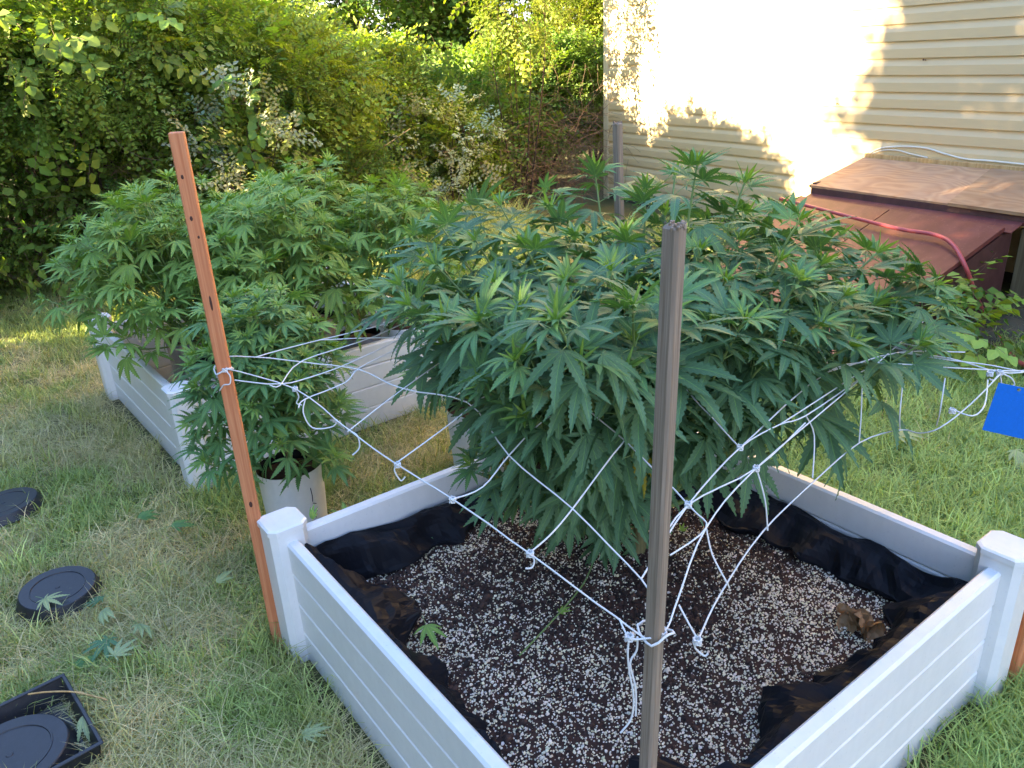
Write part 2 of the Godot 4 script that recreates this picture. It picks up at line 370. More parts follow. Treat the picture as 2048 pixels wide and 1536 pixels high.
func leaf_mat(c: Color) -> StandardMaterial3D:
	var m := mat(c, 0.5, 0.32)
	m.albedo_texture = M.leaf_pic
	m.backlight_enabled = true
	m.backlight = lin(0.42, 0.52, 0.08)
	return m

# ---------------------------------------------------------------- raised beds
func raised_bed(label: String, corner: Vector3, yaw: float, size: float) -> Node3D:
	# corner: where the outer faces of the two left boards meet; local x runs to the back right, local z to the front right
	var t := thing("raised_garden_bed", label, "raised bed", corner)
	t.rotation.y = yaw
	var pitch := 0.0898
	var plank := box_mesh(Vector3(size - 0.09, pitch - 0.0015, 0.030), 0.0042)
	var cap_plank := box_mesh(Vector3(size - 0.09, pitch - 0.0015, 0.032), 0.0055)
	for side in 4:
		var turn := Basis(Vector3.UP, side * PI / 2)
		var mid: Vector3 = [Vector3(size / 2, 0, 0.015), Vector3(0.015, 0, size / 2), Vector3(size / 2, 0, size - 0.015), Vector3(size - 0.015, 0, size / 2)][side]
		for k in 4:
			part(cap_plank if k == 3 else plank, M.vinyl, "plank", t, Transform3D(turn, mid + Vector3(0, (k + 0.5) * pitch, 0)))
	var oct := func(st: SurfaceTool, w: float, ch: float, y0: float, y1: float, w1: float, ch1: float) -> void:
		st.set_smooth_group(-1)
		var ring := func(ww: float, cc: float, y: float) -> Array:
			return [Vector3(-ww + cc, y, -ww), Vector3(ww - cc, y, -ww), Vector3(ww, y, -ww + cc), Vector3(ww, y, ww - cc), Vector3(ww - cc, y, ww), Vector3(-ww + cc, y, ww), Vector3(-ww, y, ww - cc), Vector3(-ww, y, -ww + cc)]
		var a: Array = ring.call(w, ch, y0)
		var b: Array = ring.call(w1, ch1, y1)
		var c := Vector3(0, (y0 + y1) / 2, 0)
		for i in 8:
			face(st, [a[i], a[(i + 1) % 8], b[(i + 1) % 8], b[i]], c)
		face(st, b, c); face(st, a, c)
	var ps := begin()
	oct.call(ps, 0.047, 0.014, 0.0, 0.385, 0.047, 0.014)
	var post := done(ps)
	var cs := begin()
	oct.call(cs, 0.0505, 0.0165, 0.386, 0.3985, 0.0505, 0.0165)
	oct.call(cs, 0.0505, 0.0165, 0.3986, 0.402, 0.0455, 0.015)
	var cap := done(cs)
	for c in [Vector2(0, 0), Vector2(1, 0), Vector2(0, 1), Vector2(1, 1)]:
		var at := Vector3(lerpf(0.012, size - 0.012, c.x), 0, lerpf(0.012, size - 0.012, c.y))
		var p := part(post, M.vinyl, "post", t, Transform3D(Basis.IDENTITY, at))
		part(cap, M.vinyl, "post_cap", p)
	return t

func soil_height(x: float, z: float) -> float:   # in the front bed's own axes
	var d := Vector2(x - 0.74, z - 0.55).length()
	return 0.205 + 0.03 * exp(-d * d * 14.0) + 0.012 * noise.get_noise_2d(x * 320.0, z * 320.0) + 0.007 * noise.get_noise_2d(x * 1500.0, z * 1500.0)

func front_soil(bed: Node3D, size: float) -> void:
	var t := thing("potting_soil", "dark potting soil speckled with white perlite filling the front raised bed", "soil", bed.position)
	t.rotation.y = bed.rotation.y
	var st := begin()
	st.set_smooth_group(1)
	var n := 90
	var lo := 0.035
	var sp := (size - 0.07) / n
	for i in n:
		for j in n:
			var q := []
			for e in [[0, 0], [1, 0], [1, 1], [0, 1]]:
				var x: float = lo + (i + e[0]) * sp
				var z: float = lo + (j + e[1]) * sp
				q.append(Vector3(x, soil_height(x, z), z))
			tri(st, q[0], q[1], q[2]); tri(st, q[0], q[2], q[3])
	part(done(st), M.soil, "soil_surface", t)
	# perlite grains and clods
	var grains := []
	for v in 3:
		var g := begin()
		g.set_smooth_group(-1)
		var ico := IcosahedronPoints()
		for f in ico:
			tri(g, warp(f[0], v), warp(f[1], v), warp(f[2], v))
		grains.append(done(g, M.perlite))
	for v in 3:
		var xfs := []
		var cols := []
		for i in 14000:
			var x := rng.randf_range(0.05, size - 0.05)
			var z := rng.randf_range(0.05, size - 0.05)
			var dens := 0.80 + 0.50 * noise.get_noise_2d(x * 260.0 + 50.0, z * 260.0) + 0.5 * noise.get_noise_2d(x * 900.0, z * 900.0 + 70.0) - 0.30 * exp(-Vector2(x - 0.74, z - 0.55).length_squared() * 10.0)
			if z > 0.8: dens += 0.25
			var white := rng.randf() < dens
			var s := rng.randf_range(0.0009, 0.0023)
			if rng.randf() < 0.12: s = rng.randf_range(0.0022, 0.0036)
			if not white: s *= rng.randf_range(1.3, 2.3)
			var b := Basis(Vector3(rng.randfn(), rng.randfn(), rng.randfn()).normalized(), rng.randf() * TAU).scaled(Vector3(s * rng.randf_range(0.8, 1.4), s, s))
			xfs.append(Transform3D(b, Vector3(x, soil_height(x, z) + s * 0.4, z)))
			if white:
				var k := rng.randf_range(0.55, 0.92)
				cols.append(Color(k, k * rng.randf_range(0.82, 0.93), k * rng.randf_range(0.55, 0.76)))
			else:
				var k := rng.randf_range(0.006, 0.045)
				cols.append(Color(k * 1.6, k * 0.8, k * 0.55))
		tag(many(grains[v], xfs, cols, "perlite", t), "", "", "", "stuff")

func warp(p: Vector3, v: int) -> Vector3:
	return p * (1.0 + 0.55 * noise.get_noise_3d(p.x * 120.0 + v * 77.0, p.y * 120.0, p.z * 120.0))

func IcosahedronPoints() -> Array:
	var g := (1.0 + sqrt(5.0)) / 2.0
	var p := [Vector3(-1, g, 0), Vector3(1, g, 0), Vector3(-1, -g, 0), Vector3(1, -g, 0), Vector3(0, -1, g), Vector3(0, 1, g), Vector3(0, -1, -g), Vector3(0, 1, -g), Vector3(g, 0, -1), Vector3(g, 0, 1), Vector3(-g, 0, -1), Vector3(-g, 0, 1)]
	var f := [[0, 11, 5], [0, 5, 1], [0, 1, 7], [0, 7, 10], [0, 10, 11], [1, 5, 9], [5, 11, 4], [11, 10, 2], [10, 7, 6], [7, 1, 8], [3, 9, 4], [3, 4, 2], [3, 2, 6], [3, 6, 8], [3, 8, 9], [4, 9, 5], [2, 4, 11], [6, 2, 10], [8, 6, 7], [9, 8, 1]]
	var out := []
	for q in f: out.append([p[q[0]].normalized(), p[q[2]].normalized(), p[q[1]].normalized()])
	return out

func liner(bed: Node3D, size: float) -> void:
	# a crumpled black sheet that stands up along the inner faces and folds down onto the soil
	var t := thing("plastic_liner", "crumpled black plastic liner folded around the inside of the front raised bed", "liner", bed.position)
	t.rotation.y = bed.rotation.y
	var nr := FastNoiseLite.new()
	nr.seed = 9
	nr.frequency = 1.0
	nr.fractal_type = FastNoiseLite.FRACTAL_RIDGED
	nr.fractal_octaves = 2
	var nc := FastNoiseLite.new()
	nc.seed = 4
	nc.noise_type = FastNoiseLite.TYPE_CELLULAR
	nc.cellular_return_type = FastNoiseLite.RETURN_DISTANCE
	nc.frequency = 1.0
	nc.fractal_type = FastNoiseLite.FRACTAL_NONE
	var inner := 0.034
	var len_ := size - 2 * inner
	var cols := 400
	var rows := 20
	var pos := []
	for i in cols + 1:
		var u := float(i % cols) / cols * 4.0
		var side := int(u)
		var k := u - side
		var c: Array = [[Vector3(0, 0, 0), Vector3(1, 0, 0)], [Vector3(1, 0, 0), Vector3(1, 0, 1)], [Vector3(1, 0, 1), Vector3(0, 0, 1)], [Vector3(0, 0, 1), Vector3(0, 0, 0)]][side]
		var p: Vector3 = c[0].lerp(c[1], k) * len_ + Vector3(inner, 0, inner)
		# in from each wall, rounded at the corners
		var cen := Vector3(size / 2, 0, size / 2)
		var edge: float = minf(k, 1.0 - k) * len_
		var inw: Vector3 = [Vector3(0, 0, 1), Vector3(-1, 0, 0), Vector3(0, 0, -1), Vector3(1, 0, 0)][side]
		var w := clampf(1.0 - edge / 0.12, 0.0, 1.0) * 0.7
		inw = inw.lerp((cen - p).normalized(), w).normalized()
		var a := nr.get_noise_2d(u * 3.1, 4.0)
		var top: float = [0.275, 0.262, 0.268, 0.285][side] + 0.03 * nr.get_noise_2d(u * 2.3, 1.0) + (0.035 if edge < 0.16 else 0.0) * (1.0 - edge / 0.16)
		var wide: float = [0.045, 0.070, 0.055, 0.045][side] + 0.045 * maxf(nr.get_noise_2d(u * 2.7, 9.0) + 0.2, 0.0) + 0.04 * a
		# wide folds where the photograph shows them
		if side == 3: wide += 0.11 * exp(-pow((k - 0.80) / 0.10, 2.0))
		if side == 2: wide += 0.10 * exp(-pow((k - 0.52) / 0.06, 2.0)) + 0.12 * exp(-pow((k - 0.78) / 0.07, 2.0)) - 0.05 * exp(-pow((k - 0.66) / 0.04, 2.0)) + 0.05 * exp(-pow((k - 0.08) / 0.08, 2.0))
		if side == 1: wide += 0.05 * exp(-pow((k - 0.5) / 0.3, 2.0))
		wide = maxf(wide * 0.85, 0.03)
		var col := []
		for j in rows + 1:
			var v := float(j) / rows
			var inset: float
			var y: float
			var g: float = soil_height(clampf(p.x + inw.x * wide, 0, size), clampf(p.z + inw.z * wide, 0, size)) + 0.004
			if v < 0.35:                       # up the wall, hidden side
				inset = 0.003 + 0.004 * v
				y = lerpf(0.12, top, v / 0.35)
			elif v < 0.8:                      # over and down to the soil
				var s := (v - 0.35) / 0.45
				inset = 0.006 + (wide - 0.006) * pow(s, 1.25)
				y = lerpf(top, g + 0.012, s) + 0.018 * sin(s * PI)
			else:                              # the edge turned under
				var s := (v - 0.8) / 0.2
				inset = wide + 0.012 * sin(s * PI) - 0.012 * s
				y = lerpf(g + 0.012, g - 0.012, s)
			var q: Vector3 = p + inw * inset + Vector3(0, y, 0)
			if v > 0.3 and v < 0.97:
				var amp := 0.021 * smoothstep(0.3, 0.5, v)
				var n1 := nr.get_noise_3d(q.x * 5.0, v * 1.2, q.z * 5.0)
				var n2 := 1.4 * (nc.get_noise_3d(q.x * 8.5 + 9.0, v * 2.0, q.z * 8.5) + 0.45) + 0.15 * (nc.get_noise_3d(q.x * 19.0, v * 4.5, q.z * 19.0) + 0.45)
				var pleat := absf(sin(v * 17.0 + 5.0 * nr.get_noise_2d(u * 1.9, 3.0))) - 0.5
				q += inw * amp * (n1 * 0.7 + n2 * 0.8) + Vector3(0, amp * (n1 * 0.9 + n2 * 0.7) + 0.006 * pleat * smoothstep(0.3, 0.45, v), 0)
				q.y = maxf(q.y, g - 0.004)
			col.append(q)
		pos.append(col)
	var st := begin()
	for i in cols:
		for j in rows:
			st.set_smooth_group(-1)
			tri(st, pos[i][j], pos[i][j + 1], pos[i + 1][j + 1])
			tri(st, pos[i][j], pos[i + 1][j + 1], pos[i + 1][j])
	part(done(st), M.black_film, "film", t)

# ---------------------------------------------------------------- stakes, strings, tag
func stake(label: String, foot: Vector3, top: Vector3, w: float, d: float, turn: float, m: Material, worn := false, knots := []) -> Node3D:
	var t := thing("wooden_stake", label, "stake", foot, "wooden stakes at the bed's corners")
	var len_ := foot.distance_to(top)
	var up := (top - foot).normalized()
	var x := Basis(Vector3.UP, turn) * Vector3.RIGHT
	var z := x.cross(up).normalized()
	x = up.cross(z).normalized()
	t.basis = Basis(x, up, z)
	var st := begin()
	cbox(st, Vector3(0, len_ / 2, 0), Vector3(w, len_, d), 0.0022 if not worn else 0.0035)
	if worn:                                # a frayed, mallet-struck end
		for i in 26:
			var s := rng.randf_range(0.002, 0.005)
			cbox(st, Vector3(rng.randf_range(-w, w) * 0.47, len_ + rng.randf_range(-0.006, 0.002), rng.randf_range(-d, d) * 0.47), Vector3(s, s * 1.6, s), 0.0008, Basis(Vector3(rng.randf(), 1, rng.randf()).normalized(), rng.randf() * 3.0))
	part(done(st), m, "shaft", t)
	for k in knots:
		var ks := begin()
		ks.set_smooth_group(1)
		var R: float = k[2]
		for i in 8:
			var a0 := TAU * i / 8
			var a1 := TAU * (i + 1) / 8
			var c := Vector3(k[0], k[1], d / 2 + 0.0012)
			tri(ks, c, Vector3(k[0] + cos(a1) * R * 0.7, k[1] + sin(a1) * R * k[3], d / 2 + 0.0003), Vector3(k[0] + cos(a0) * R * 0.7, k[1] + sin(a0) * R * k[3], d / 2 + 0.0003))
		part(done(ks), M.knot, "knot", t)
	return t

func string_net() -> void:
	var t := thing("string_net", "knotted white string net stretched over the big plant between the stakes", "string net")
	for s in STRANDS:
		var p: Array = smooth_path(s, 4) if s.size() > 2 else s
		var q := []
		for i in p.size():
			q.append(p[i] + Vector3(0, 0.003 * noise.get_noise_1d(p[i].x * 900.0 + p[i].z * 500.0), 0))
		var st := begin()
		tube(st, q, [0.0014], 6)
		part(done(st), M.string, "strand", t)
	for kpt in KNOTS:
		var st := begin()
		var loops := []
		for i in 22:
			var a := i * 0.9
			loops.append(kpt + Vector3(cos(a) * 0.0052, sin(a * 1.7) * 0.0045, sin(a) * 0.0052))
		tube(st, loops, [0.0016], 5)
		part(done(st), M.string, "knot", t)
	# ties around the stakes and loose ends
	var ends := [
		[Vector3(-0.648, 0.8, -1.655), Vector3(-0.632, 0.79, -1.640), Vector3(-0.634, 0.772, -1.636), Vector3(-0.650, 0.768, -1.640), Vector3(-0.665, 0.752, -1.648)],
		[Vector3(-0.461, 0.792, -1.537), Vector3(-0.455, 0.775, -1.535), Vector3(-0.462, 0.760, -1.535), Vector3(-0.450, 0.757, -1.53)],
		[Vector3(-0.429, 0.788, -1.489), Vector3(-0.432, 0.765, -1.470), Vector3(-0.415, 0.735, -1.46), Vector3(-0.375, 0.735, -1.46), Vector3(-0.362, 0.750, -1.46)],
		[Vector3(-0.314, 0.776, -1.350), Vector3(-0.300, 0.768, -1.345), Vector3(-0.298, 0.745, -1.340), Vector3(-0.312, 0.732, -1.335)],
		[Vector3(-0.210, 0.764, -1.227), Vector3(-0.216, 0.755, -1.224), Vector3(-0.207, 0.735, -1.222), Vector3(-0.198, 0.742, -1.222)],
		[Vector3(0.227, 0.700, -0.816), Vector3(0.224, 0.690, -0.815), Vector3(0.236, 0.678, -0.812), Vector3(0.241, 0.682, -0.812)],
		[Vector3(0.139, 0.700, -0.829), Vector3(0.137, 0.675, -0.826), Vector3(0.140, 0.64, -0.826), Vector3(0.146, 0.60, -0.826), Vector3(0.143, 0.56, -0.826), Vector3(0.128, 0.535, -0.825)],
		[Vector3(0.150, 0.700, -0.829), Vector3(0.150, 0.675, -0.832), Vector3(0.141, 0.655, -0.829), Vector3(0.149, 0.61, -0.829), Vector3(0.150, 0.56, -0.83)],
		[Vector3(0.014, 0.731, -0.986), Vector3(0.020, 0.722, -0.982), Vector3(0.016, 0.712, -0.978), Vector3(0.006, 0.712, -0.976)],
		[Vector3(0.968, 0.798, -1.421), Vector3(0.985, 0.79, -1.41), Vector3(0.995, 0.775, -1.41), Vector3(0.985, 0.77, -1.41)],
		[Vector3(0.968, 0.798, -1.421), Vector3(0.955, 0.785, -1.415), Vector3(0.945, 0.788, -1.415)],
		[Vector3(0.968, 0.798, -1.421), Vector3(0.972, 0.785, -1.42), Vector3(0.975, 0.772, -1.418)],
	]
	for s in ends:
		var st := begin()
		tube(st, smooth_path(s, 5), [0.0015], 5)
		part(done(st), M.string, "loose_end", t)
	for w in [[Vector3(-0.655, 0.795, -1.671), 0.0185], [Vector3(0.176, 0.700, -0.838), 0.0185]]:
		var ring := []
		for i in 17:
			var a := TAU * i / 16
			var r: float = w[1] / maxf(absf(cos(a + 0.5)), absf(sin(a + 0.5))) + 0.001
			ring.append(w[0] + Vector3(cos(a) * r, 0.006 * sin(a * 2.0), sin(a) * r))
		var st := begin()
		tube(st, ring, [0.0018], 6)
		part(done(st), M.string, "stake_tie", t)

func blue_tag() -> void:
	# hangs at the right knot, turned to the camera
	var t := thing("plant_tag", "plain blue plastic tag hanging from the string knot at the right", "tag", Vector3(0.993, 0.722, -1.40))
	t.basis = Basis(Vector3.UP, -0.50) * Basis(Vector3.BACK, -0.10) * Basis(Vector3.RIGHT, 0.03)
	var st := begin()
	var w := 0.074
	var h := 0.108
	var c := CSGBox3D.new()
	c.size = Vector3(w, h, 0.0009)
	var hole := CSGCylinder3D.new()
	hole.radius = 0.0022
	hole.height = 0.01
	hole.rotation.x = PI / 2
	hole.position = Vector3(0, h / 2 - 0.006, 0)
	hole.operation = CSGShape3D.OPERATION_SUBTRACTION
	c.add_child(hole)
	c.material = M.tag
	c.name = "tag_plate"
	t.add_child(c)
	var ring := []
	for i in 13:
		var a := TAU * i / 12
		ring.append(Vector3(cos(a) * 0.0027, h / 2 - 0.006 + sin(a) * 0.0027, 0.0007))
	tube(st, ring, [0.0006], 5)
	part(done(st), M.brass, "eyelet", t)

# ---------------------------------------------------------------- potted plants
func leaf_mesh(n: int, teeth: int, droop: float, petiole: float, spread: float, seed_: int, fold := 0.16, pitch := 0.0) -> ArrayMesh:
	# a palmate leaf: local +z is the stalk's direction, +y the upper side; the middle leaflet is 1 long
	var r := RandomNumberGenerator.new()
	r.seed = seed_
	var st := begin()
	var hub := Vector3(0, 0, petiole)
	var half := (n - 1) / 2
	for i in n:
		var k := i - half
		var ak := absi(k)
		var len_: float = ([1.0, 0.90, 0.66, 0.34] if half == 3 else [1.0, 0.86, 0.52, 0.3])[ak] * r.randf_range(0.93, 1.07)
		var ang: float = signf(k) * ([0.0, 0.55, 1.12, 1.95] if half == 3 else [0.0, 0.64, 1.42, 1.8])[ak] * spread + r.randf_range(-0.06, 0.06)
		var tip_ := Basis(Vector3.RIGHT, pitch)
		var dir := tip_ * Vector3(sin(ang), 0, cos(ang))
		var side := tip_ * Vector3(cos(ang), 0, -sin(ang))
		var nrm := tip_ * Vector3.UP
		var dr := droop * r.randf_range(0.7, 1.35)
		var W := len_ * r.randf_range(0.092, 0.110)
		var bend := r.randf_range(-0.10, 0.10)
		var mid := []
		var eL := []
		var eR := []
		var steps := teeth * 2
		for j in steps + 1:
			var s := float(j) / steps
			var p := hub + dir * (len_ * (s - 0.12 * dr * s * s * s)) + side * (bend * len_ * s * s) + nrm * (-dr * 0.55 * len_ * s * s + 0.03 * len_ * sin(s * 2.6))
			var prof := pow(sin(PI * pow(s, 0.80)), 0.92) if s < 1.0 else 0.0
			if s < 0.12: prof *= s / 0.12 * 0.8 + 0.2
			var wj := W * prof * (1.10 if j % 2 == 1 else 0.76)
			var fwd := dir * (len_ / steps * (0.55 if j % 2 == 1 else 0.0))
			mid.append(p)
			eL.append(p - side * wj + fwd + nrm * fold * wj)
			eR.append(p + side * wj + fwd + nrm * fold * wj)
		for j in steps:
			var v0 := float(j) / steps
			var v1 := float(j + 1) / steps
			st.set_smooth_group(i * 2)
			tri(st, mid[j], eL[j], eL[j + 1], Vector2(0.5, v0), Vector2(0, v0), Vector2(0, v1))
			tri(st, mid[j], eL[j + 1], mid[j + 1], Vector2(0.5, v0), Vector2(0, v1), Vector2(0.5, v1))
			st.set_smooth_group(i * 2 + 1)
			tri(st, mid[j], eR[j + 1], eR[j], Vector2(0.5, v0), Vector2(1, v1), Vector2(1, v0))
			tri(st, mid[j], mid[j + 1], eR[j + 1], Vector2(0.5, v0), Vector2(0.5, v1), Vector2(1, v1))
	var m := done(st)
	var ps := begin()
	tube(ps, [Vector3.ZERO, Vector3(0, 0.03 * petiole, petiole * 0.5), hub], [0.011, 0.009, 0.008], 4, false)
	return done(ps, M.petiole, m)

var leaf_sets := {}

func leaf_set(called: String) -> Array:     # meshes that differ in shape, coloured alike
	if not leaf_sets.has(called):
		var set_ := []
		var k := 0
		for d in [[7, 12, 0.25, 0.42, 1.0, 0.15], [7, 12, 0.50, 0.50, 0.97, 0.55], [7, 12, 0.38, 0.46, 1.03, 0.35], [5, 10, 0.40, 0.40, 1.0, 0.4], [5, 10, 0.6, 0.45, 0.92, 0.7], [7, 12, 0.7, 0.55, 0.9, 0.85]]:
			var m := leaf_mesh(d[0], d[1], d[2], d[3], d[4], 40 + k, 0.16, d[5])
			m.surface_set_material(0, M[called])
			set_.append(m)
			k += 1
		leaf_sets[called] = set_
	return leaf_sets[called]

func young_mesh() -> ArrayMesh:              # the tip of a shoot: a few narrow folded leaflets standing up
	if not leaf_sets.has("tip"):
		var st := begin()
		var r := RandomNumberGenerator.new()
		r.seed = 5
		for i in 9:
			var a := i * 2.4
			var lean := 0.12 + 0.10 * i
			var rad := Vector3(cos(a), 0, sin(a))
			var dir := (rad * lean + Vector3.UP).normalized()
			var side := Vector3(-sin(a), 0, cos(a))
			var out := side.cross(dir).normalized()
			if out.dot(rad) < 0: out = -out
			var L := r.randf_range(0.55, 1.0) * (0.6 + 0.05 * i)
			var prev := [Vector3.ZERO, Vector3.ZERO, Vector3.ZERO]
			for j in range(1, 6):
				var s := j / 5.0
				var w := 0.062 * L * sin(PI * pow(s, 0.8)) * 1.3 if j < 5 else 0.0
				var p := dir * L * s + rad * (0.28 * L * s * s)
				var cur := [p - side * w, p - out * 0.3 * w, p + side * w]
				st.set_smooth_group(i * 2)
				tri(st, prev[1], prev[0], cur[0], Vector2(0.5, s), Vector2(0, s), Vector2(0, s)); tri(st, prev[1], cur[0], cur[1], Vector2(0.5, s), Vector2(0, s), Vector2(0.5, s))
				st.set_smooth_group(i * 2 + 1)
				tri(st, prev[1], cur[2], prev[2], Vector2(0.5, s), Vector2(1, s), Vector2(1, s)); tri(st, prev[1], cur[1], cur[2], Vector2(0.5, s), Vector2(0.5, s), Vector2(1, s))
				prev = cur
		leaf_sets["tip"] = done(st, M.leaf_new)
	return leaf_sets["tip"]

func grow(t: Node3D, base: Vector3, trunk_top: Vector3, trunk_r: float, tips: Array, size: float, old: String, young: String, nodes := 7, weak := []) -> void:
	# base, trunk_top and tips in world; t stands at base
	var leaves := []                        # [weight, mesh, transform]
	var wood := begin()
	tube(wood, smooth_path([Vector3.ZERO, (trunk_top - base) * 0.5 + Vector3(0.008, 0, 0.004), trunk_top - base], 4), [trunk_r * 1.25, trunk_r, trunk_r, trunk_r * 0.95, trunk_r * 0.9, trunk_r * 0.85, trunk_r * 0.8, trunk_r * 0.8, trunk_r * 0.75], 9)
	part(done(wood), M.trunk, "trunk", t)
	var limbs := begin()
	var buds := []
	for ti in tips.size():
		var tip: Vector3 = tips[ti]
		var start := base.lerp(trunk_top, rng.randf_range(0.45, 1.0))
		var out: Vector3 = tip - start
		var flat := Vector3(out.x, 0, out.z)
		var c1 := start + flat * 0.45 + Vector3(0, out.y * 0.18, 0)
		var c2: Vector3 = tip - Vector3(flat.x * 0.28, maxf(out.y * 0.26, 0.09), flat.z * 0.28)
		var pts := []
		for i in 15:
			pts.append(start.bezier_interpolate(c1, c2, tip, i / 14.0) - base)
		var rad := []
		for i in 15: rad.append(lerpf(trunk_r * 0.42, 0.0022, pow(i / 14.0, 0.7)))
		tube(limbs, pts, rad, 5, false)
		# leaves from the tip down
		var along := 0.0
		var vig := rng.randf_range(0.72, 1.22) * (0.7 if weak and ti >= weak[0] and ti < weak[1] else 1.0)          # some shoots are stronger
		var phi := rng.randf() * TAU
		var total := 0.0
		for i in 14: total += pts[i].distance_to(pts[i + 1])
		for k in nodes:
			along += [0.010, 0.016, 0.026, 0.036, 0.044, 0.052, 0.058][mini(k, 6)] * (size / 0.11) * vig
			if along > total * 0.85: break
			var d := total - along
			var p: Vector3 = pts[0]
			var dirn := Vector3.UP
			var acc := 0.0
			for i in 14:
				var l: float = pts[i].distance_to(pts[i + 1])
				if acc + l >= d:
					p = pts[i].lerp(pts[i + 1], (d - acc) / l)
					dirn = (pts[i + 1] - pts[i]).normalized()
					break
				acc += l
			phi += PI / 2 + rng.randf_range(-0.3, 0.3)
			for sgn in 2:
				if k > 3 and rng.randf() < 0.12: continue
				var a := phi + sgn * PI
				var e1 := dirn.cross(Vector3(0.3, 0.2, 1)).normalized()
				var o := (e1 * cos(a) + dirn.cross(e1) * sin(a)).normalized()
				if o.y < -0.1:
					o.y *= 0.25
					o = o.normalized()
				var lift: float = [1.3, 1.0, 0.75, 0.55, 0.36, 0.20, 0.10][mini(k, 6)]
				var z: Vector3 = (o + dirn * lift + Vector3(rng.randfn() * 0.13, rng.randfn() * 0.14 + 0.10 - 0.035 * k, rng.randfn() * 0.13)).normalized()
				var ref := Vector3.UP if absf(z.y) < 0.93 else -o
				var x := ref.cross(z).normalized()
				var b := Basis(x, z.cross(x), z) * Basis(Vector3.BACK, rng.randfn() * 0.22)
				var s: float = size * [0.38, 0.58, 0.78, 0.94, 1.0, 1.0, 0.96][mini(k, 6)] * rng.randf_range(0.86, 1.10) * lerpf(vig, 1.0, 0.4)
				var set_: Array = leaf_set("leaf_yellow" if k > 4 and rng.randf() < 0.03 else young if k < 2 else old)
				var m: Mesh = set_[rng.randi_range(0, 2) if k < 3 else [0, 1, 2, 1, 5, 3, 4][rng.randi_range(0, 6)]]
				var w := s / (base + p).distance_to(CAM) * (1.0 if (base + p).z > base.z - 0.25 else 0.8) * (1.0 + 0.4 * ((base + p).y - base.y))
				leaves.append([w, m, Transform3D(b.scaled_local(Vector3(s, s, s)), p)])
		var top: Vector3 = (pts[14] - pts[13]).normalized()
		var bx := top.cross(Vector3(0.2, 0.1, 1)).normalized()
		buds.append(Transform3D(Basis(bx, top, bx.cross(top)).scaled_local(Vector3.ONE * size * 0.46 * rng.randf_range(0.7, 1.2)), pts[14] - top * 0.004))
	part(done(limbs), M.stem, "branches", t)
	for b in buds: part(young_mesh(), null, "shoot_tip", t, b)
	leaves.sort_custom(func(a, b): return a[0] > b[0])
	var rest := {}
	for i in leaves.size():
		if i < 290: part(leaves[i][1], null, "leaf", t, leaves[i][2])
		else:
			if not rest.has(leaves[i][1]): rest[leaves[i][1]] = []
			rest[leaves[i][1]].append(leaves[i][2])
	for m in rest:
		tag(many(m, rest[m], [], "inner_foliage", t), "", "", "", "stuff")

func dome_tips(c: Vector3, rx: float, rz: float, top: float, low: float, n: int, seed_: int) -> Array:
	var r := RandomNumberGenerator.new()
	r.seed = seed_
	var out := []
	for i in n:
		var a := i * 2.39996 + r.randf() * 0.5
		var q := sqrt((i + 0.5) / n)
		var h := lerpf(low, top, sqrt(maxf(1.0 - q * q * 0.96, 0.0))) + r.randfn() * 0.035
		out.append(Vector3(c.x + cos(a) * q * rx, h, c.z + sin(a) * q * rz))
	return out

func grow_bag(label: String, at: Vector3, r: float, h: float, m: Material, soil_drop := 0.03, marks := false) -> Node3D:
	var t := thing("grow_bag", label, "grow bag", at, "plastic grow bags")
	var st := begin()
	lathe(st, [Vector2(r * 0.3, 0.0), Vector2(r * 0.86, 0.0), Vector2(r * 0.93, 0.02), Vector2(r * 0.95, h * 0.3), Vector2(r * 0.985, h * 0.62), Vector2(r * 1.0, h * 0.85), Vector2(r * 1.03, h * 0.97), Vector2(r * 1.03, h)], 40, 0.05)
	part(done(st), m, "bag_wall", t)
	var li := begin()
	lathe(li, [Vector2(r * 1.027, h), Vector2(r * 0.99, h * 0.99), Vector2(r * 0.975, h - soil_drop - 0.01)], 40, 0.05)
	part(done(li), M.black_film, "black_lining", t)
	var so := begin()
	lathe(so, [Vector2(r * 0.97, h - soil_drop), Vector2(r * 0.6, h - soil_drop + 0.012), Vector2(r * 0.25, h - soil_drop + 0.006), Vector2(0.001, h - soil_drop + 0.012)], 28, 0.06)
	part(done(so), M.soil, "soil", t)
	if marks:                                # handwriting in marker down the side
		for s in [[[0.30, 0.80], [0.32, 0.70], [0.30, 0.62]], [[0.30, 0.60], [0.42, 0.57]], [[0.29, 0.48], [0.36, 0.50], [0.42, 0.47]], [[0.35, 0.50], [0.33, 0.40]], [[0.36, 0.30], [0.33, 0.24], [0.42, 0.20]]]:
			var pts := []
			for e in s: pts.append(Vector3(sin(e[0] + 0.55) * r * 1.005, h * e[1], cos(e[0] + 0.55) * r * 1.005))
			var ms := begin()
			tube(ms, pts, [0.0016], 4)
			part(done(ms), M.ink, "marker_stroke", t)
	return t

# ---------------------------------------------------------------- loose things on the ground
func fallen(label: String, at: Vector3, size: float, turn: float, tilt: Vector2, m: String, kind := 0, n := 7) -> void:
	var t := thing("fallen_leaf", label, "leaf", at, "cut leaves lying about the bed")
	t.basis = Basis(Vector3.UP, turn) * Basis(Vector3.RIGHT, tilt.x) * Basis(Vector3.BACK, tilt.y)
	var mesh := leaf_mesh(n, 8, [0.12, 0.3, 0.55][kind], 0.45, [1.0, 0.75, 0.5][kind], int(at.x * 991.0) + 500, 0.12)
	mesh.surface_set_material(0, M[m])
	t.scale = Vector3.ONE * size
	part(mesh, null, "blade", t)

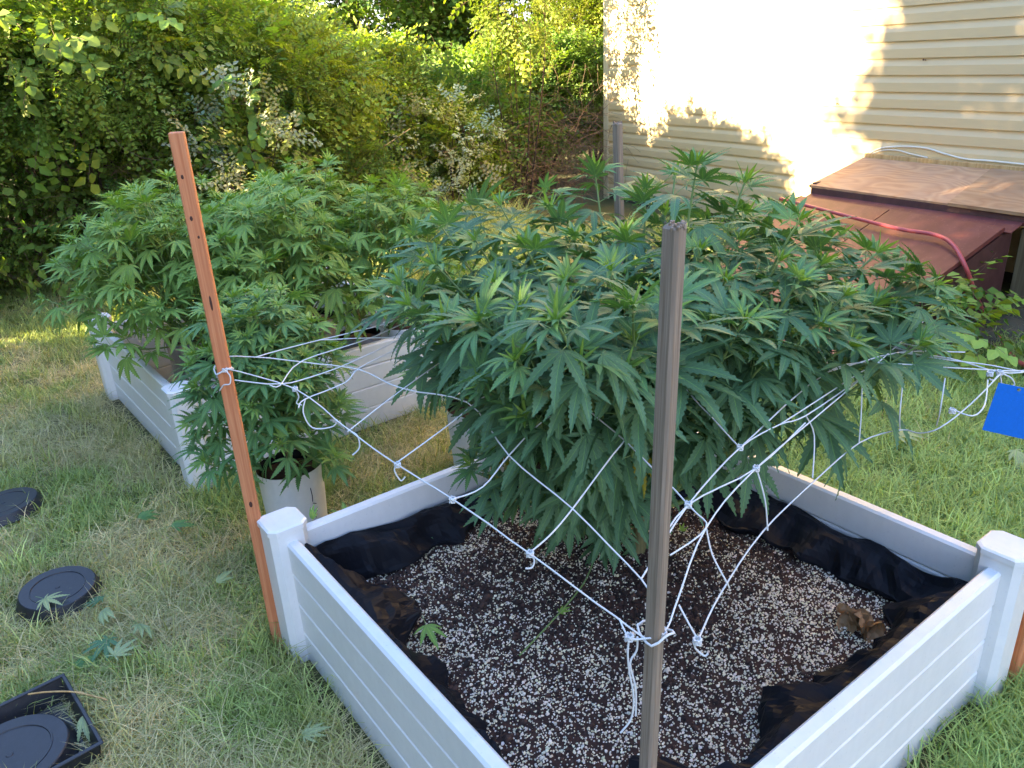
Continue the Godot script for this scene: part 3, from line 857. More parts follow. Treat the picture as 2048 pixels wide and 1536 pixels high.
func saucer(label: String, at: Vector3, r: float, upside: bool, tilt: Vector3) -> void:
	var t := thing("plant_saucer", label, "saucer", at, "black plant saucers in the grass")
	t.rotation = tilt
	var st := begin()
	var h := 0.032
	if upside: lathe(st, [Vector2(r, 0.0), Vector2(r * 1.0, 0.004), Vector2(r * 0.985, 0.006), Vector2(r * 0.90, h), Vector2(r * 0.88, h + 0.002), Vector2(r * 0.66, h + 0.002), Vector2(r * 0.655, h + 0.0035), Vector2(r * 0.63, h + 0.0035), Vector2(r * 0.62, h + 0.001), Vector2(r * 0.06, h + 0.001), Vector2(r * 0.05, h + 0.0025), Vector2(0.0005, h + 0.0025)], 56, 0.0, true)
	else: lathe(st, [Vector2(r * 0.88, 0.0), Vector2(r, h), Vector2(r * 1.01, h), Vector2(r * 0.99, h - 0.002), Vector2(r * 0.87, 0.004), Vector2(r * 0.6, 0.004), Vector2(r * 0.59, 0.006), Vector2(r * 0.57, 0.004), Vector2(0.0005, 0.004)], 56, 0.0, true)
	part(done(st), M.black_plastic, "dish", t)

func seed_tray() -> void:
	var t := thing("plastic_tray", "black rectangular seed tray in the grass at the lower left corner", "tray", Vector3(-1.248, 0.012, -1.226))
	t.rotation.y = 0.733
	var L := 0.54
	var W := 0.28
	var H := 0.058
	var th := 0.0022
	var fl := begin()
	cbox(fl, Vector3(0, 0.004, 0), Vector3(L - 0.03, 0.004, W - 0.03), 0.001)
	for k in 4: cbox(fl, Vector3(0, 0.0068, -W / 2 + 0.03 + k * 0.013), Vector3(L - 0.08, 0.002, 0.004), 0.0008)
	part(done(fl), M.black_plastic, "tray_floor", t)
	for s in [[Vector3(0, H / 2, W / 2), Vector3(L, H, th), Vector3(0.2, 0, 0)], [Vector3(0, H / 2, -W / 2), Vector3(L, H, th), Vector3(-0.2, 0, 0)], [Vector3(L / 2, H / 2, 0), Vector3(th, H, W), Vector3(0, 0, -0.2)], [Vector3(-L / 2, H / 2, 0), Vector3(th, H, W), Vector3(0, 0, 0.2)]]:
		var st := begin()
		cbox(st, Vector3.ZERO, s[1], 0.0008)
		part(done(st), M.black_plastic, "tray_wall", t, Transform3D(Basis.from_euler(s[2]), s[0]))
	for s in [[Vector3(0, H, W / 2 + 0.006), Vector3(L + 0.022, 0.006, 0.010)], [Vector3(0, H, -W / 2 - 0.006), Vector3(L + 0.022, 0.006, 0.010)], [Vector3(L / 2 + 0.006, H, 0), Vector3(0.010, 0.006, W + 0.002)], [Vector3(-L / 2 - 0.006, H, 0), Vector3(0.010, 0.006, W + 0.002)]]:
		var st := begin()
		cbox(st, s[0], s[1], 0.002)
		part(done(st), M.black_plastic, "rim", t)

func small_things() -> void:
	seed_tray()
	saucer("black round saucer lying upside down inside the seed tray", Vector3(-1.148, 0.022, -1.296), 0.130, true, Vector3(0, 0, 0))
	saucer("black round saucer upside down in the grass with a cut leaf on it", Vector3(-1.355, 0.025, -1.90), 0.112, true, Vector3(0.03, 0, -0.06))
	saucer("black round saucer sunk in the grass at the left edge of the picture", Vector3(-1.80, 0.03, -2.40), 0.12, true, Vector3(0.0, 0, 0.05))
	var L := "leaf_pale"
	fallen("pale cut leaf lying on the upside-down black saucer", Vector3(-1.385, 0.068, -1.845), 0.075, 1.2, Vector2(0, 0), L)
	fallen("pale cut leaf folded up in the grass beside the saucer", Vector3(-1.18, 0.06, -1.80), 0.07, 0.6, Vector2(-0.15, 0.4), L, 2)
	fallen("dark cut leaf hanging over the edge of the saucer", Vector3(-1.17, 0.05, -1.86), 0.07, -1.3, Vector2(0.1, 0.1), "leaf_dark", 1)
	fallen("curled pale leaf on the grass between saucer and orange stake", Vector3(-1.07, 0.05, -1.74), 0.085, 0.9, Vector2(-0.2, -0.5), L, 2)
	fallen("dark green leaf lying under the curled pale leaf", Vector3(-1.09, 0.06, -1.70), 0.085, -0.2, Vector2(0.1, 0.0), "leaf_dark")
	fallen("pale five-fingered leaf on the grass above the tray", Vector3(-1.06, 0.06, -1.56), 0.075, 2.8, Vector2(0.0, 0.1), L)
	fallen("dull leaf half hidden in grass at the tray's corner", Vector3(-1.19, 0.04, -1.60), 0.07, 1.6, Vector2(0.1, 0.6), "leaf_mid", 2, 5)
	fallen("pale leaf sticking up in the grass left of the orange stake", Vector3(-0.895, 0.06, -1.85), 0.06, 2.4, Vector2(-0.3, 0.6), L, 2, 5)
	fallen("pale leaf in the grass at the bottom edge of the picture", Vector3(-0.53, 0.05, -1.30), 0.062, 1.9, Vector2(-0.1, 0.2), L, 1)
	fallen("pale leaf drooping over the right rim of the tray", Vector3(-1.04, 0.075, -1.42), 0.07, 0.4, Vector2(0.35, 0.1), L, 2, 5)
	fallen("narrow leaf lying on the bare patch of dry grass", Vector3(-1.30, 0.06, -2.24), 0.08, 2.2, Vector2(0.0, 0.5), "leaf_mid", 2, 5)
	fallen("leaf lying flat across the dry grass patch", Vector3(-1.17, 0.06, -2.18), 0.085, 2.0, Vector2(0.0, 0.4), "leaf_mid", 2, 5)
	fallen("pale leaf hanging head down in the grass below the blue tag", Vector3(1.74, 0.09, -2.44), 0.10, 0.1, Vector2(0.5, 0), L, 1)
	fallen("faded leaf in the grass right of the big plant", Vector3(1.36, 0.06, -2.58), 0.10, 1.1, Vector2(-0.2, 0.1), L, 1)
	fallen("green leaf lying on the black liner at the left post", Vector3(-0.440, 0.315, -1.745), 0.068, 3.5, Vector2(-0.2, 0.0), "leaf_light", 0, 5)
	fallen("green leaf with long stalk on the speckled soil near the left boards", Vector3(-0.235, 0.240, -1.465), 0.078, 0.35, Vector2(0.0, 0.0), "leaf_light", 1, 5)
	fallen("dark green leaf lying in the shade on the soil by the liner", Vector3(-0.215, 0.228, -1.83), 0.085, -1.3, Vector2(0.05, 0), "leaf_dark")
	fallen("tiny light leaf on the soil beside the trunk", Vector3(0.425, 0.228, -1.75), 0.032, 2.6, Vector2(-0.4, 0), "leaf_new", 1, 5)
	fallen("small light leaf on the cut stem lying on the soil", Vector3(0.07, 0.228, -1.45), 0.035, 2.2, Vector2(-0.2, 0), "leaf_new", 1, 5)
	fallen("two-pointed leaf standing beside the left post's cap", Vector3(-0.525, 0.345, -1.70), 0.042, 2.9, Vector2(-1.2, 0), "leaf_light", 2, 5)
	var cut := thing("cut_stem", "thin green cut stem lying across the soil below the trunk", "stem", Vector3(0.206, 0.235, -1.66))
	var cs := begin()
	tube(cs, smooth_path([Vector3(0, 0.03, -0.04), Vector3(-0.05, 0.004, 0.09), Vector3(-0.13, -0.003, 0.21), Vector3(-0.22, -0.006, 0.33)], 4), [0.003, 0.003, 0.0026, 0.002], 5)
	part(done(cs), M.stem, "stalk", cut)
	var straw := thing("dry_straw", "dry straw-coloured stem lying over the tray's rim", "stem", Vector3(-1.13, 0.085, -1.445))
	var ss := begin()
	tube(ss, smooth_path([Vector3(-0.05, 0.0, 0.0), Vector3(0, 0.004, 0.0), Vector3(0.06, -0.006, -0.005), Vector3(0.13, -0.03, 0.0)], 4), [0.0022], 5)
	part(done(ss), M.pine, "stalk", straw)
	# crumpled brown leaf on the soil
	var dl := thing("dry_leaf", "crumpled brown dead leaf on the soil at the right of the bed", "leaf", Vector3(0.735, 0.215, -1.375))
	var r := RandomNumberGenerator.new()
	r.seed = 77
	for k in 6:
		var st := begin()
		st.set_smooth_group(-1)
		var c := Vector3(r.randf_range(-0.03, 0.03), 0.004 + 0.003 * k, r.randf_range(-0.025, 0.025))
		var b := Basis(Vector3(r.randfn(), r.randfn() * 2.0, r.randfn()).normalized(), r.randf() * 5.0)
		var nn := 6
		for i in nn:
			for j in nn:
				var q := []
				for e in [[0, 0], [1, 0], [1, 1], [0, 1]]:
					var u: float = float(i + e[0]) / nn - 0.5
					var v: float = float(j + e[1]) / nn - 0.5
					var w := 0.03 * (1.0 - 3.2 * v * v)
					q.append(c + b * Vector3(u * w * 1.4, 0.012 * noise.get_noise_2d(u * 900.0 + k * 50.0, v * 900.0) + 0.06 * u * u, v * 0.055))
				tri(st, q[0], q[1], q[2]); tri(st, q[0], q[2], q[3])
		part(done(st), M.dry_leaf, "crumpled_blade", dl)
	for p in [[Vector3(1.02, 0.03, -2.48), 0.4], [Vector3(-1.60, 0.03, -2.30), 1.4]]:
		pass

# ---------------------------------------------------------------- house and cellar hatch
const HOUSE_AT := Vector3(1.0881, 0, -8.2905)
const HX := Vector3(0.47118, 0, 0.88204)          # along the wall, towards the camera
const HZ := Vector3(-0.88204, 0, 0.47118)         # out of the wall

func house() -> void:
	var t := thing("house", "house wall clad in cream vinyl siding, sunlit in part", "house", HOUSE_AT)
	t.basis = Basis(HX, Vector3.UP, HZ)
	var long := 11.0
	var high := 5.4
	var depth := 8.0
	var wall := begin()
	cbox(wall, Vector3(long / 2, high / 2, -depth / 2 - 0.02), Vector3(long - 0.02, high, depth - 0.02), 0.01)
	part(done(wall), M.trim, "wall_core", t)
	var found := begin()
	cbox(found, Vector3(long / 2, -0.02, -0.03), Vector3(long, 0.18, 0.06), 0.01)
	part(done(found), M.stone, "foundation", t)
	# courses of clapboard-shaped siding, each course in panels that overlap
	var e := 0.1016
	var prof := [Vector2(0.000, 0.0), Vector2(0.0135, 0.0), Vector2(0.0150, 0.0015), Vector2(0.0150, 0.056), Vector2(0.0135, 0.062), Vector2(0.0050, 0.082), Vector2(0.0038, 0.088), Vector2(0.0034, 0.1005)]
	var course := 0
	var y := 0.0678
	while y < 5.3:
		var cuts := [0.0]
		var x := fposmod(course * 1.37, 3.2) + 0.9
		while x < long - 0.5:
			cuts.append(x)
			x += 3.2
		cuts.append(long)
		for c in cuts.size() - 1:
			var st := begin()
			var lift := 0.0009 * (c % 2)
			var n := maxi(2, int((cuts[c + 1] - cuts[c]) / 0.22))
			for i in n:
				var x0: float = lerpf(cuts[c], cuts[c + 1] + (0.02 if c + 2 < cuts.size() else 0.0), float(i) / n)
				var x1: float = lerpf(cuts[c], cuts[c + 1] + (0.02 if c + 2 < cuts.size() else 0.0), float(i + 1) / n)
				var w0 := 0.0011 * noise.get_noise_2d(x0 * 130.0, course * 90.0)
				var w1 := 0.0011 * noise.get_noise_2d(x1 * 130.0, course * 90.0)
				for j in prof.size() - 1:
					st.set_smooth_group([0, 1, 2, 3, 3, 4, 4][j])
					var a := Vector3(x0, y + prof[j].y + w0, prof[j].x + lift + w0)
					var b := Vector3(x0, y + prof[j + 1].y + w0, prof[j + 1].x + lift + w0)
					var cc := Vector3(x1, y + prof[j + 1].y + w1, prof[j + 1].x + lift + w1)
					var d := Vector3(x1, y + prof[j].y + w1, prof[j].x + lift + w1)
					tri(st, a, b, cc); tri(st, a, cc, d)
			part(done(st), M.siding, "siding_panel", t)
		y += e
		course += 1
	var post := begin()
	cbox(post, Vector3(0.012, high / 2, -0.008), Vector3(0.075, high, 0.060), 0.004)
	part(done(post), M.trim, "corner_post", t)
	var roof := begin()
	cbox(roof, Vector3(long / 2, high + 1.2, -depth * 0.25 + 0.1), Vector3(long + 0.6, 0.14, depth * 0.58), 0.01, Basis(Vector3.RIGHT, 0.55))
	cbox(roof, Vector3(long / 2, high + 1.2, -depth * 0.75 - 0.1), Vector3(long + 0.6, 0.14, depth * 0.58), 0.01, Basis(Vector3.RIGHT, -0.55))
	part(done(roof), M.bark, "roof", t)
	# insect marks on the siding
	for m in [[3.42, 1.277], [2.80, 1.0]]:
		var st := begin()
		cbox(st, Vector3(m[0], m[1], 0.017), Vector3(0.012, 0.010, 0.004), 0.001, Basis(Vector3.BACK, 0.7))
		cbox(st, Vector3(m[0] + 0.014, m[1] - 0.002, 0.017), Vector3(0.010, 0.006, 0.004), 0.001, Basis(Vector3.BACK, -0.4))
		part(done(st), M.knot, "mud_speck", t)

func slab(st: SurfaceTool, a: Vector3, b: Vector3, c: Vector3, d: Vector3, th: float) -> void:   # a four-cornered board of even thickness
	st.set_smooth_group(-1)
	var n := (b - a).cross(d - a).normalized() * th
	var mid := (a + b + c + d) / 4 - n / 2
	face(st, [a, b, c, d], mid)
	face(st, [a - n, b - n, c - n, d - n], mid)
	var p := [a, b, c, d]
	for i in 4: face(st, [p[i], p[(i + 1) % 4], p[(i + 1) % 4] - n, p[i] - n], mid)

func cellar_hatch() -> void:
	var t := thing("cellar_hatch", "low cellar entrance with a plywood lid and sloping red steel doors", "cellar hatch", HOUSE_AT)
	t.basis = Basis(HX, Vector3.UP, HZ)
	# plywood lid in two sheets, resting on a timber box against the wall
	var st := begin()
	slab(st, Vector3(3.10, 0.660, 0.05), Vector3(3.165, 0.550, 0.645), Vector3(4.135, 0.552, 0.645), Vector3(3.985, 0.662, 0.05), 0.018)
	part(done(st), M.plywood, "plywood_sheet", t)
	st = begin()
	slab(st, Vector3(3.99, 0.668, 0.05), Vector3(4.14, 0.560, 0.66), Vector3(5.60, 0.560, 0.66), Vector3(5.60, 0.668, 0.05), 0.018)
	part(done(st), M.plywood_gray, "plywood_sheet", t)
	st = begin()
	cbox(st, Vector3(4.35, 0.672, 0.034), Vector3(2.5, 0.034, 0.030), 0.003)
	part(done(st), M.pine, "wall_batten", t)
	for p in [[CABLE_A, 0.006], [CABLE_B, 0.005]]:
		st = begin()
		tube(st, smooth_path(p[0], 5), [p[1]], 6)
		part(done(st), M.cable, "cable", t)
	st = begin()
	cbox(st, Vector3(4.36, 0.505, 0.600), Vector3(2.40, 0.060, 0.038), 0.003)
	part(done(st), M.pine, "front_rail", t)
	st = begin()
	cbox(st, Vector3(3.185, 0.29, 0.32), Vector3(0.03, 0.55, 0.60), 0.003)
	part(done(st), M.brown_paint, "side_board", t)
	st = begin()
	cbox(st, Vector3(4.592, 0.225, 0.600), Vector3(0.11, 0.49, 0.04), 0.004)
	part(done(st), M.old_wood, "corner_board", t)
	st = begin()
	cbox(st, Vector3(4.865, 0.19, 0.640), Vector3(0.42, 0.46, 0.018), 0.002, Basis(Vector3.BACK, 0.04))
	part(done(st), M.pine, "leaning_board", t)
	st = begin()
	cbox(st, Vector3(5.1, 0.23, 0.56), Vector3(1.1, 0.46, 0.03), 0.003)
	part(done(st), M.old_wood, "back_board", t)
	# steel frame and doors
	var w0 := 0.655
	var y0 := 0.515
	var w1 := 1.96
	var y1 := 0.040
	st = begin()
	slab(st, Vector3(3.19, 0.500, 0.640), Vector3(3.19, 0.470, 0.745), Vector3(4.555, 0.470, 0.745), Vector3(4.555, 0.512, 0.640), 0.006)
	part(done(st), M.red_paint, "top_flange", t)
	st = begin()
	slab(st, Vector3(3.19, 0.535, 0.643), Vector3(3.19, 0.49, 0.648), Vector3(4.555, 0.49, 0.648), Vector3(4.555, 0.545, 0.643), 0.008)
	part(done(st), M.brown_paint, "head_flashing", t)
	var slope := (y1 - y0) / (w1 - w0)
	for d in [[3.20, 3.855], [3.862, 4.525]]:
		st = begin()
		var wa := 0.755
		var ya := y0 + slope * (wa - w0) + 0.018
		var yb := y1 + 0.018
		slab(st, Vector3(d[0], ya, wa), Vector3(d[0], yb, w1), Vector3(d[1], yb, w1), Vector3(d[1], ya, wa), 0.022)
		part(done(st), M.red_paint, "steel_door", t)
	for x in [3.215, 4.51]:
		st = begin()
		var mid := Vector3(x, 0.15, 1.1)
		var pts := []
		var top := [Vector3(x, 0.47, 0.67), Vector3(x, y0 + slope * 0.12 - 0.022, w0 + 0.12), Vector3(x, y1 - 0.012, w1 - 0.02), Vector3(x, -0.05, w1 - 0.02), Vector3(x, -0.05, 0.67)]
		var th := Vector3(0.012, 0, 0)
		st.set_smooth_group(-1)
		face(st, top.map(func(q): return q + th), mid)
		face(st, top.map(func(q): return q - th), mid)
		for i in 5: face(st, [top[i] + th, top[(i + 1) % 5] + th, top[(i + 1) % 5] - th, top[i] - th], mid)
		part(done(st), M.brown_paint, "side_panel", t)
	var hs := thing("garden_hose", "faded red garden hose draped over the red cellar doors", "hose", HOUSE_AT)
	hs.basis = t.basis
	var hp := []
	for q in HOSE: hp.append(q + Vector3(0, 0.024, 0))
	st = begin()
	tube(st, smooth_path(hp, 7), [0.011], 10)
	part(done(st), M.hose, "hose_pipe", hs)
	# a mossy stone kerb beside the hatch
	var ks := thing("stone_kerb", "mossy stone edging on the ground beside the red cellar doors", "stone", HOUSE_AT)
	ks.basis = t.basis
	for k in 5:
		var r := RandomNumberGenerator.new()
		r.seed = 30 + k
		st = begin()
		st.set_smooth_group(1)
		for f in IcosahedronPoints():
			for s in subdivide(f, 2): tri(st, stone(s[0], k), stone(s[1], k), stone(s[2], k))
		part(done(st), M.stone, "stone", ks, Transform3D(Basis(Vector3.UP, r.randf()).scaled_local(Vector3(0.13, 0.075, 0.10)), Vector3(4.70 - 0.02 * k + r.randf() * 0.06, 0.02, 0.74 + k * 0.21)))

func subdivide(f: Array, n: int) -> Array:
	if n == 0: return [f]
	var a: Vector3 = ((f[0] + f[1]) / 2).normalized()
	var b: Vector3 = ((f[1] + f[2]) / 2).normalized()
	var c: Vector3 = ((f[2] + f[0]) / 2).normalized()
	var out := []
	for g in [[f[0], a, c], [a, f[1], b], [c, b, f[2]], [a, b, c]]: out.append_array(subdivide(g, n - 1))
	return out

func stone(p: Vector3, k: int) -> Vector3:
	var q := Vector3(signf(p.x) * pow(absf(p.x), 0.6), signf(p.y) * pow(absf(p.y), 0.6), signf(p.z) * pow(absf(p.z), 0.6))
	return q * (1.0 + 0.35 * noise.get_noise_3d(p.x * 90.0 + k * 60.0, p.y * 90.0, p.z * 90.0))

# ---------------------------------------------------------------- wild growth
func wild_leaf(st: SurfaceTool, base: Vector3, dir: Vector3, up: Vector3, L: float, W: float, heart := 0.45, droop := 0.2) -> void:
	var side := dir.cross(up).normalized()
	var nrm := side.cross(dir).normalized()
	var m := base + dir * L * heart - nrm * 0.03 * L
	var tip := base + dir * L - nrm * droop * L
	var q := base + dir * L * 0.74 - nrm * droop * 0.45 * L
	var l := base + dir * L * heart + side * W + nrm * 0.08 * L
	var r := base + dir * L * heart - side * W + nrm * 0.08 * L
	var l2 := base + dir * L * 0.76 + side * W * 0.6 - nrm * droop * 0.4 * L
	var r2 := base + dir * L * 0.76 - side * W * 0.6 - nrm * droop * 0.4 * L
	st.set_smooth_group(1)
	tri(st, base, m, l); tri(st, m, l2, l); tri(st, m, q, l2); tri(st, q, tip, l2)
	st.set_smooth_group(2)
	tri(st, base, r, m); tri(st, m, r, r2); tri(st, m, r2, q); tri(st, q, r2, tip)

var sprigs := {}

func sprig(kind: String) -> Array:
	if sprigs.has(kind): return sprigs[kind]
	var out := []
	for v in 4:
		var r := RandomNumberGenerator.new()
		r.seed = 900 + v * 13 + kind.hash() % 97
		var st := begin()
		var tw := begin()
		match kind:
			"vine":                          # oval leaves, alternate, on an arching shoot
				var p := Vector3.ZERO
				var d := Vector3(0, 0.25, 1).normalized()
				var pts := [p]
				for k in 11:
					d = (d + Vector3(r.randfn() * 0.12, -0.09, r.randfn() * 0.05)).normalized()
					p += d * 0.026
					pts.append(p)
					var sgn := 1.0 if k % 2 else -1.0
					wild_leaf(st, p, (Vector3(sgn * 0.9, 0.2 + r.randfn() * 0.25, 0.55)).normalized(), Vector3.UP, r.randf_range(0.036, 0.056) * (1.0 - 0.035 * k), 0.0135, 0.42, 0.22)
				tube(tw, pts, [0.0016, 0.0006], 3, false)
			"heart":                         # broad heart-shaped leaves hanging from a climbing stem
				var p := Vector3.ZERO
				var d := Vector3(0, -0.1, 1).normalized()
				var pts := [p]
				for k in 8:
					d = (d + Vector3(r.randfn() * 0.15, -0.06 + r.randfn() * 0.1, 0)).normalized()
					p += d * 0.045
					pts.append(p)
					var sgn := 1.0 if k % 2 else -1.0
					wild_leaf(st, p + Vector3(sgn * 0.015, -0.005, 0), (Vector3(sgn * 0.5, -0.75 + r.randfn() * 0.3, 0.3)).normalized(), Vector3(0, 0.4, 1).normalized(), r.randf_range(0.055, 0.085), r.randf_range(0.024, 0.034), 0.33, 0.1)
				tube(tw, pts, [0.002, 0.001], 3, false)
			"pinnate":                       # feathered leaves of many leaflets
				for s in 3:
					var yaw := (s - 1) * 0.9 + r.randfn() * 0.2
					var p := Vector3.ZERO
					var d := Vector3(sin(yaw), 0.35, cos(yaw)).normalized()
					var pts := [p]
					for k in 9:
						d = (d + Vector3(0, -0.07, 0)).normalized()
						p += d * 0.022
						pts.append(p)
						var x := d.cross(Vector3.UP).normalized()
						for sgn in [-1.0, 1.0]:
							wild_leaf(st, p, (x * sgn + d * 0.35 + Vector3(0, -0.15, 0)).normalized(), Vector3.UP, 0.034 * (1.0 - absf(k - 4) * 0.07), 0.0062, 0.4, 0.15)
					wild_leaf(st, p, d, Vector3.UP, 0.035, 0.008)
					tube(tw, pts, [0.0012, 0.0006], 3, false)
			"tuft":                          # small rounded leaves on a bushy twig
				for s in 4:
					var d := Vector3(r.randfn() * 0.6, r.randfn() * 0.4 + 0.2, 1).normalized()
					var p := Vector3.ZERO
					var pts := [p]
					for k in 6:
						d = (d + Vector3(r.randfn(), r.randfn(), r.randfn()) * 0.16).normalized()
						p += d * 0.026
						pts.append(p)
						var x := d.cross(Vector3.UP).normalized()
						for sgn in [-1.0, 1.0]:
							wild_leaf(st, p, (x * sgn + d * 0.5 + Vector3(0, r.randfn() * 0.4, 0)).normalized(), (Vector3.UP + x * r.randfn() * 0.5).normalized(), r.randf_range(0.02, 0.034), 0.009, 0.45, 0.15)
					tube(tw, pts, [0.0015, 0.0006], 3, false)
		var m := done(st, M.wild)
		done(tw, M.twig, m)
		out.append(m)
	sprigs[kind] = out
	return out

func shrub(called: String, label: String, category: String, at: Vector3, rad: Vector3, lift: float, n: int, kinds: Array, tint: Color, scale_ := 1.0, hollow := 0.0, group := "hedge plants behind the yard") -> Node3D:
	# at: the foot; the crown is a lumpy shell of leafy sprigs round a point lift above it, hollow: share of the lower part left bare
	var t := thing(called, label, category, at, group)
	var r := RandomNumberGenerator.new()
	r.seed = int(absf(at.x * 733.0 + at.z * 271.0)) + 11
	var c := Vector3(0, lift, 0)
	var tk := clampf(rad.x, 0.2, 1.0)
	var tr := begin()
	for k in 6:
		var a := TAU * k / 6 + r.randf()
		var e := c + Vector3(cos(a) * rad.x * 0.7, rad.y * r.randf_range(-0.1, 0.7), sin(a) * rad.z * 0.7)
		var s := Vector3(cos(a) * 0.06, 0, sin(a) * 0.06)
		tube(tr, smooth_path([s, s.lerp(e, 0.35) + Vector3(r.randfn() * 0.1, lift * 0.25, r.randfn() * 0.1), e], 5), [0.03 * tk, 0.026 * tk, 0.02 * tk, 0.016 * tk, 0.012 * tk, 0.008 * tk, 0.006 * tk], 6, false)
	part(done(tr), M.bark, "trunk", t)
	var xs := {}
	var cs := {}
	var made := 0
	var tries := 0
	while made < n and tries < n * 6:
		tries += 1
		var u := Vector3(r.randfn(), r.randfn(), r.randfn()).normalized()
		var lump := 1.0 + 0.30 * noise.get_noise_3d(u.x * 160.0 + at.x * 90.0, u.y * 160.0, u.z * 160.0 + at.z * 90.0) + 0.16 * noise.get_noise_3d(u.x * 420.0, u.y * 420.0 + at.x * 50.0, u.z * 420.0)
		if u.y < -1.0 + 2.0 * hollow: continue
		if noise.get_noise_3d(u.x * 560.0 + 40.0, u.y * 560.0, u.z * 560.0) < -0.22: continue
		var depth := 1.0 - 0.42 * r.randf() * r.randf()
		var p := c + Vector3(u.x * rad.x, u.y * rad.y, u.z * rad.z) * lump * depth
		if p.y < 0.03: continue
		var kind: String = kinds[r.randi_range(0, kinds.size() - 1)]
		var meshes := sprig(kind)
		var m: Mesh = meshes[r.randi_range(0, 3)]
		var z := (u + Vector3(r.randfn() * 0.55, r.randfn() * 0.45 - 0.1, r.randfn() * 0.55)).normalized()
		var x := Vector3.UP.cross(z)
		if x.length() < 0.1: x = Vector3.RIGHT
		x = x.normalized()
		var b := Basis(x, z.cross(x), z) * Basis(Vector3.BACK, r.randfn() * 0.5)
		var sc := scale_ * r.randf_range(0.75, 1.3)
		if not xs.has(m):
			xs[m] = []
			cs[m] = []
		xs[m].append(Transform3D(b.scaled_local(Vector3.ONE * sc), p))
		var k := exp(r.randfn() * 0.22)
		var h := r.randfn() * 0.10
		cs[m].append(Color(tint.r * k * (1.0 + h), tint.g * k, tint.b * k * (1.0 - h)))
		made += 1
	for m in xs: tag(many(m, xs[m], cs[m], "crown", t), "", "", "", "stuff")
	return t

func tangle(at: Vector3, along: Vector3, high: float, n: int, seed_: int, label: String) -> void:
	# bare dry vines and twigs under the hedge
	var r := RandomNumberGenerator.new()
	r.seed = seed_
	var st := begin()
	for i in n:
		var p := along * r.randf() + Vector3(r.randfn() * 0.25, r.randf() * high, r.randfn() * 0.3)
		var d := Vector3(r.randfn(), r.randfn() * 0.8 - 0.1, r.randfn() * 0.6).normalized()
		var pts := [p]
		for k in 7:
			d = (d + Vector3(r.randfn() * 0.25, -0.06 + r.randfn() * 0.2, r.randfn() * 0.25)).normalized()
			p += d * r.randf_range(0.05, 0.12)
			p.y = maxf(p.y, 0.01)
			pts.append(p)
		tube(st, pts, [r.randf_range(0.002, 0.006), 0.0015], 4, false)
	var o := part(done(st), M.twig, "dry_vine_tangle", self, Transform3D(Basis.IDENTITY, at))
	tag(o, label, "dead vines", "", "stuff")

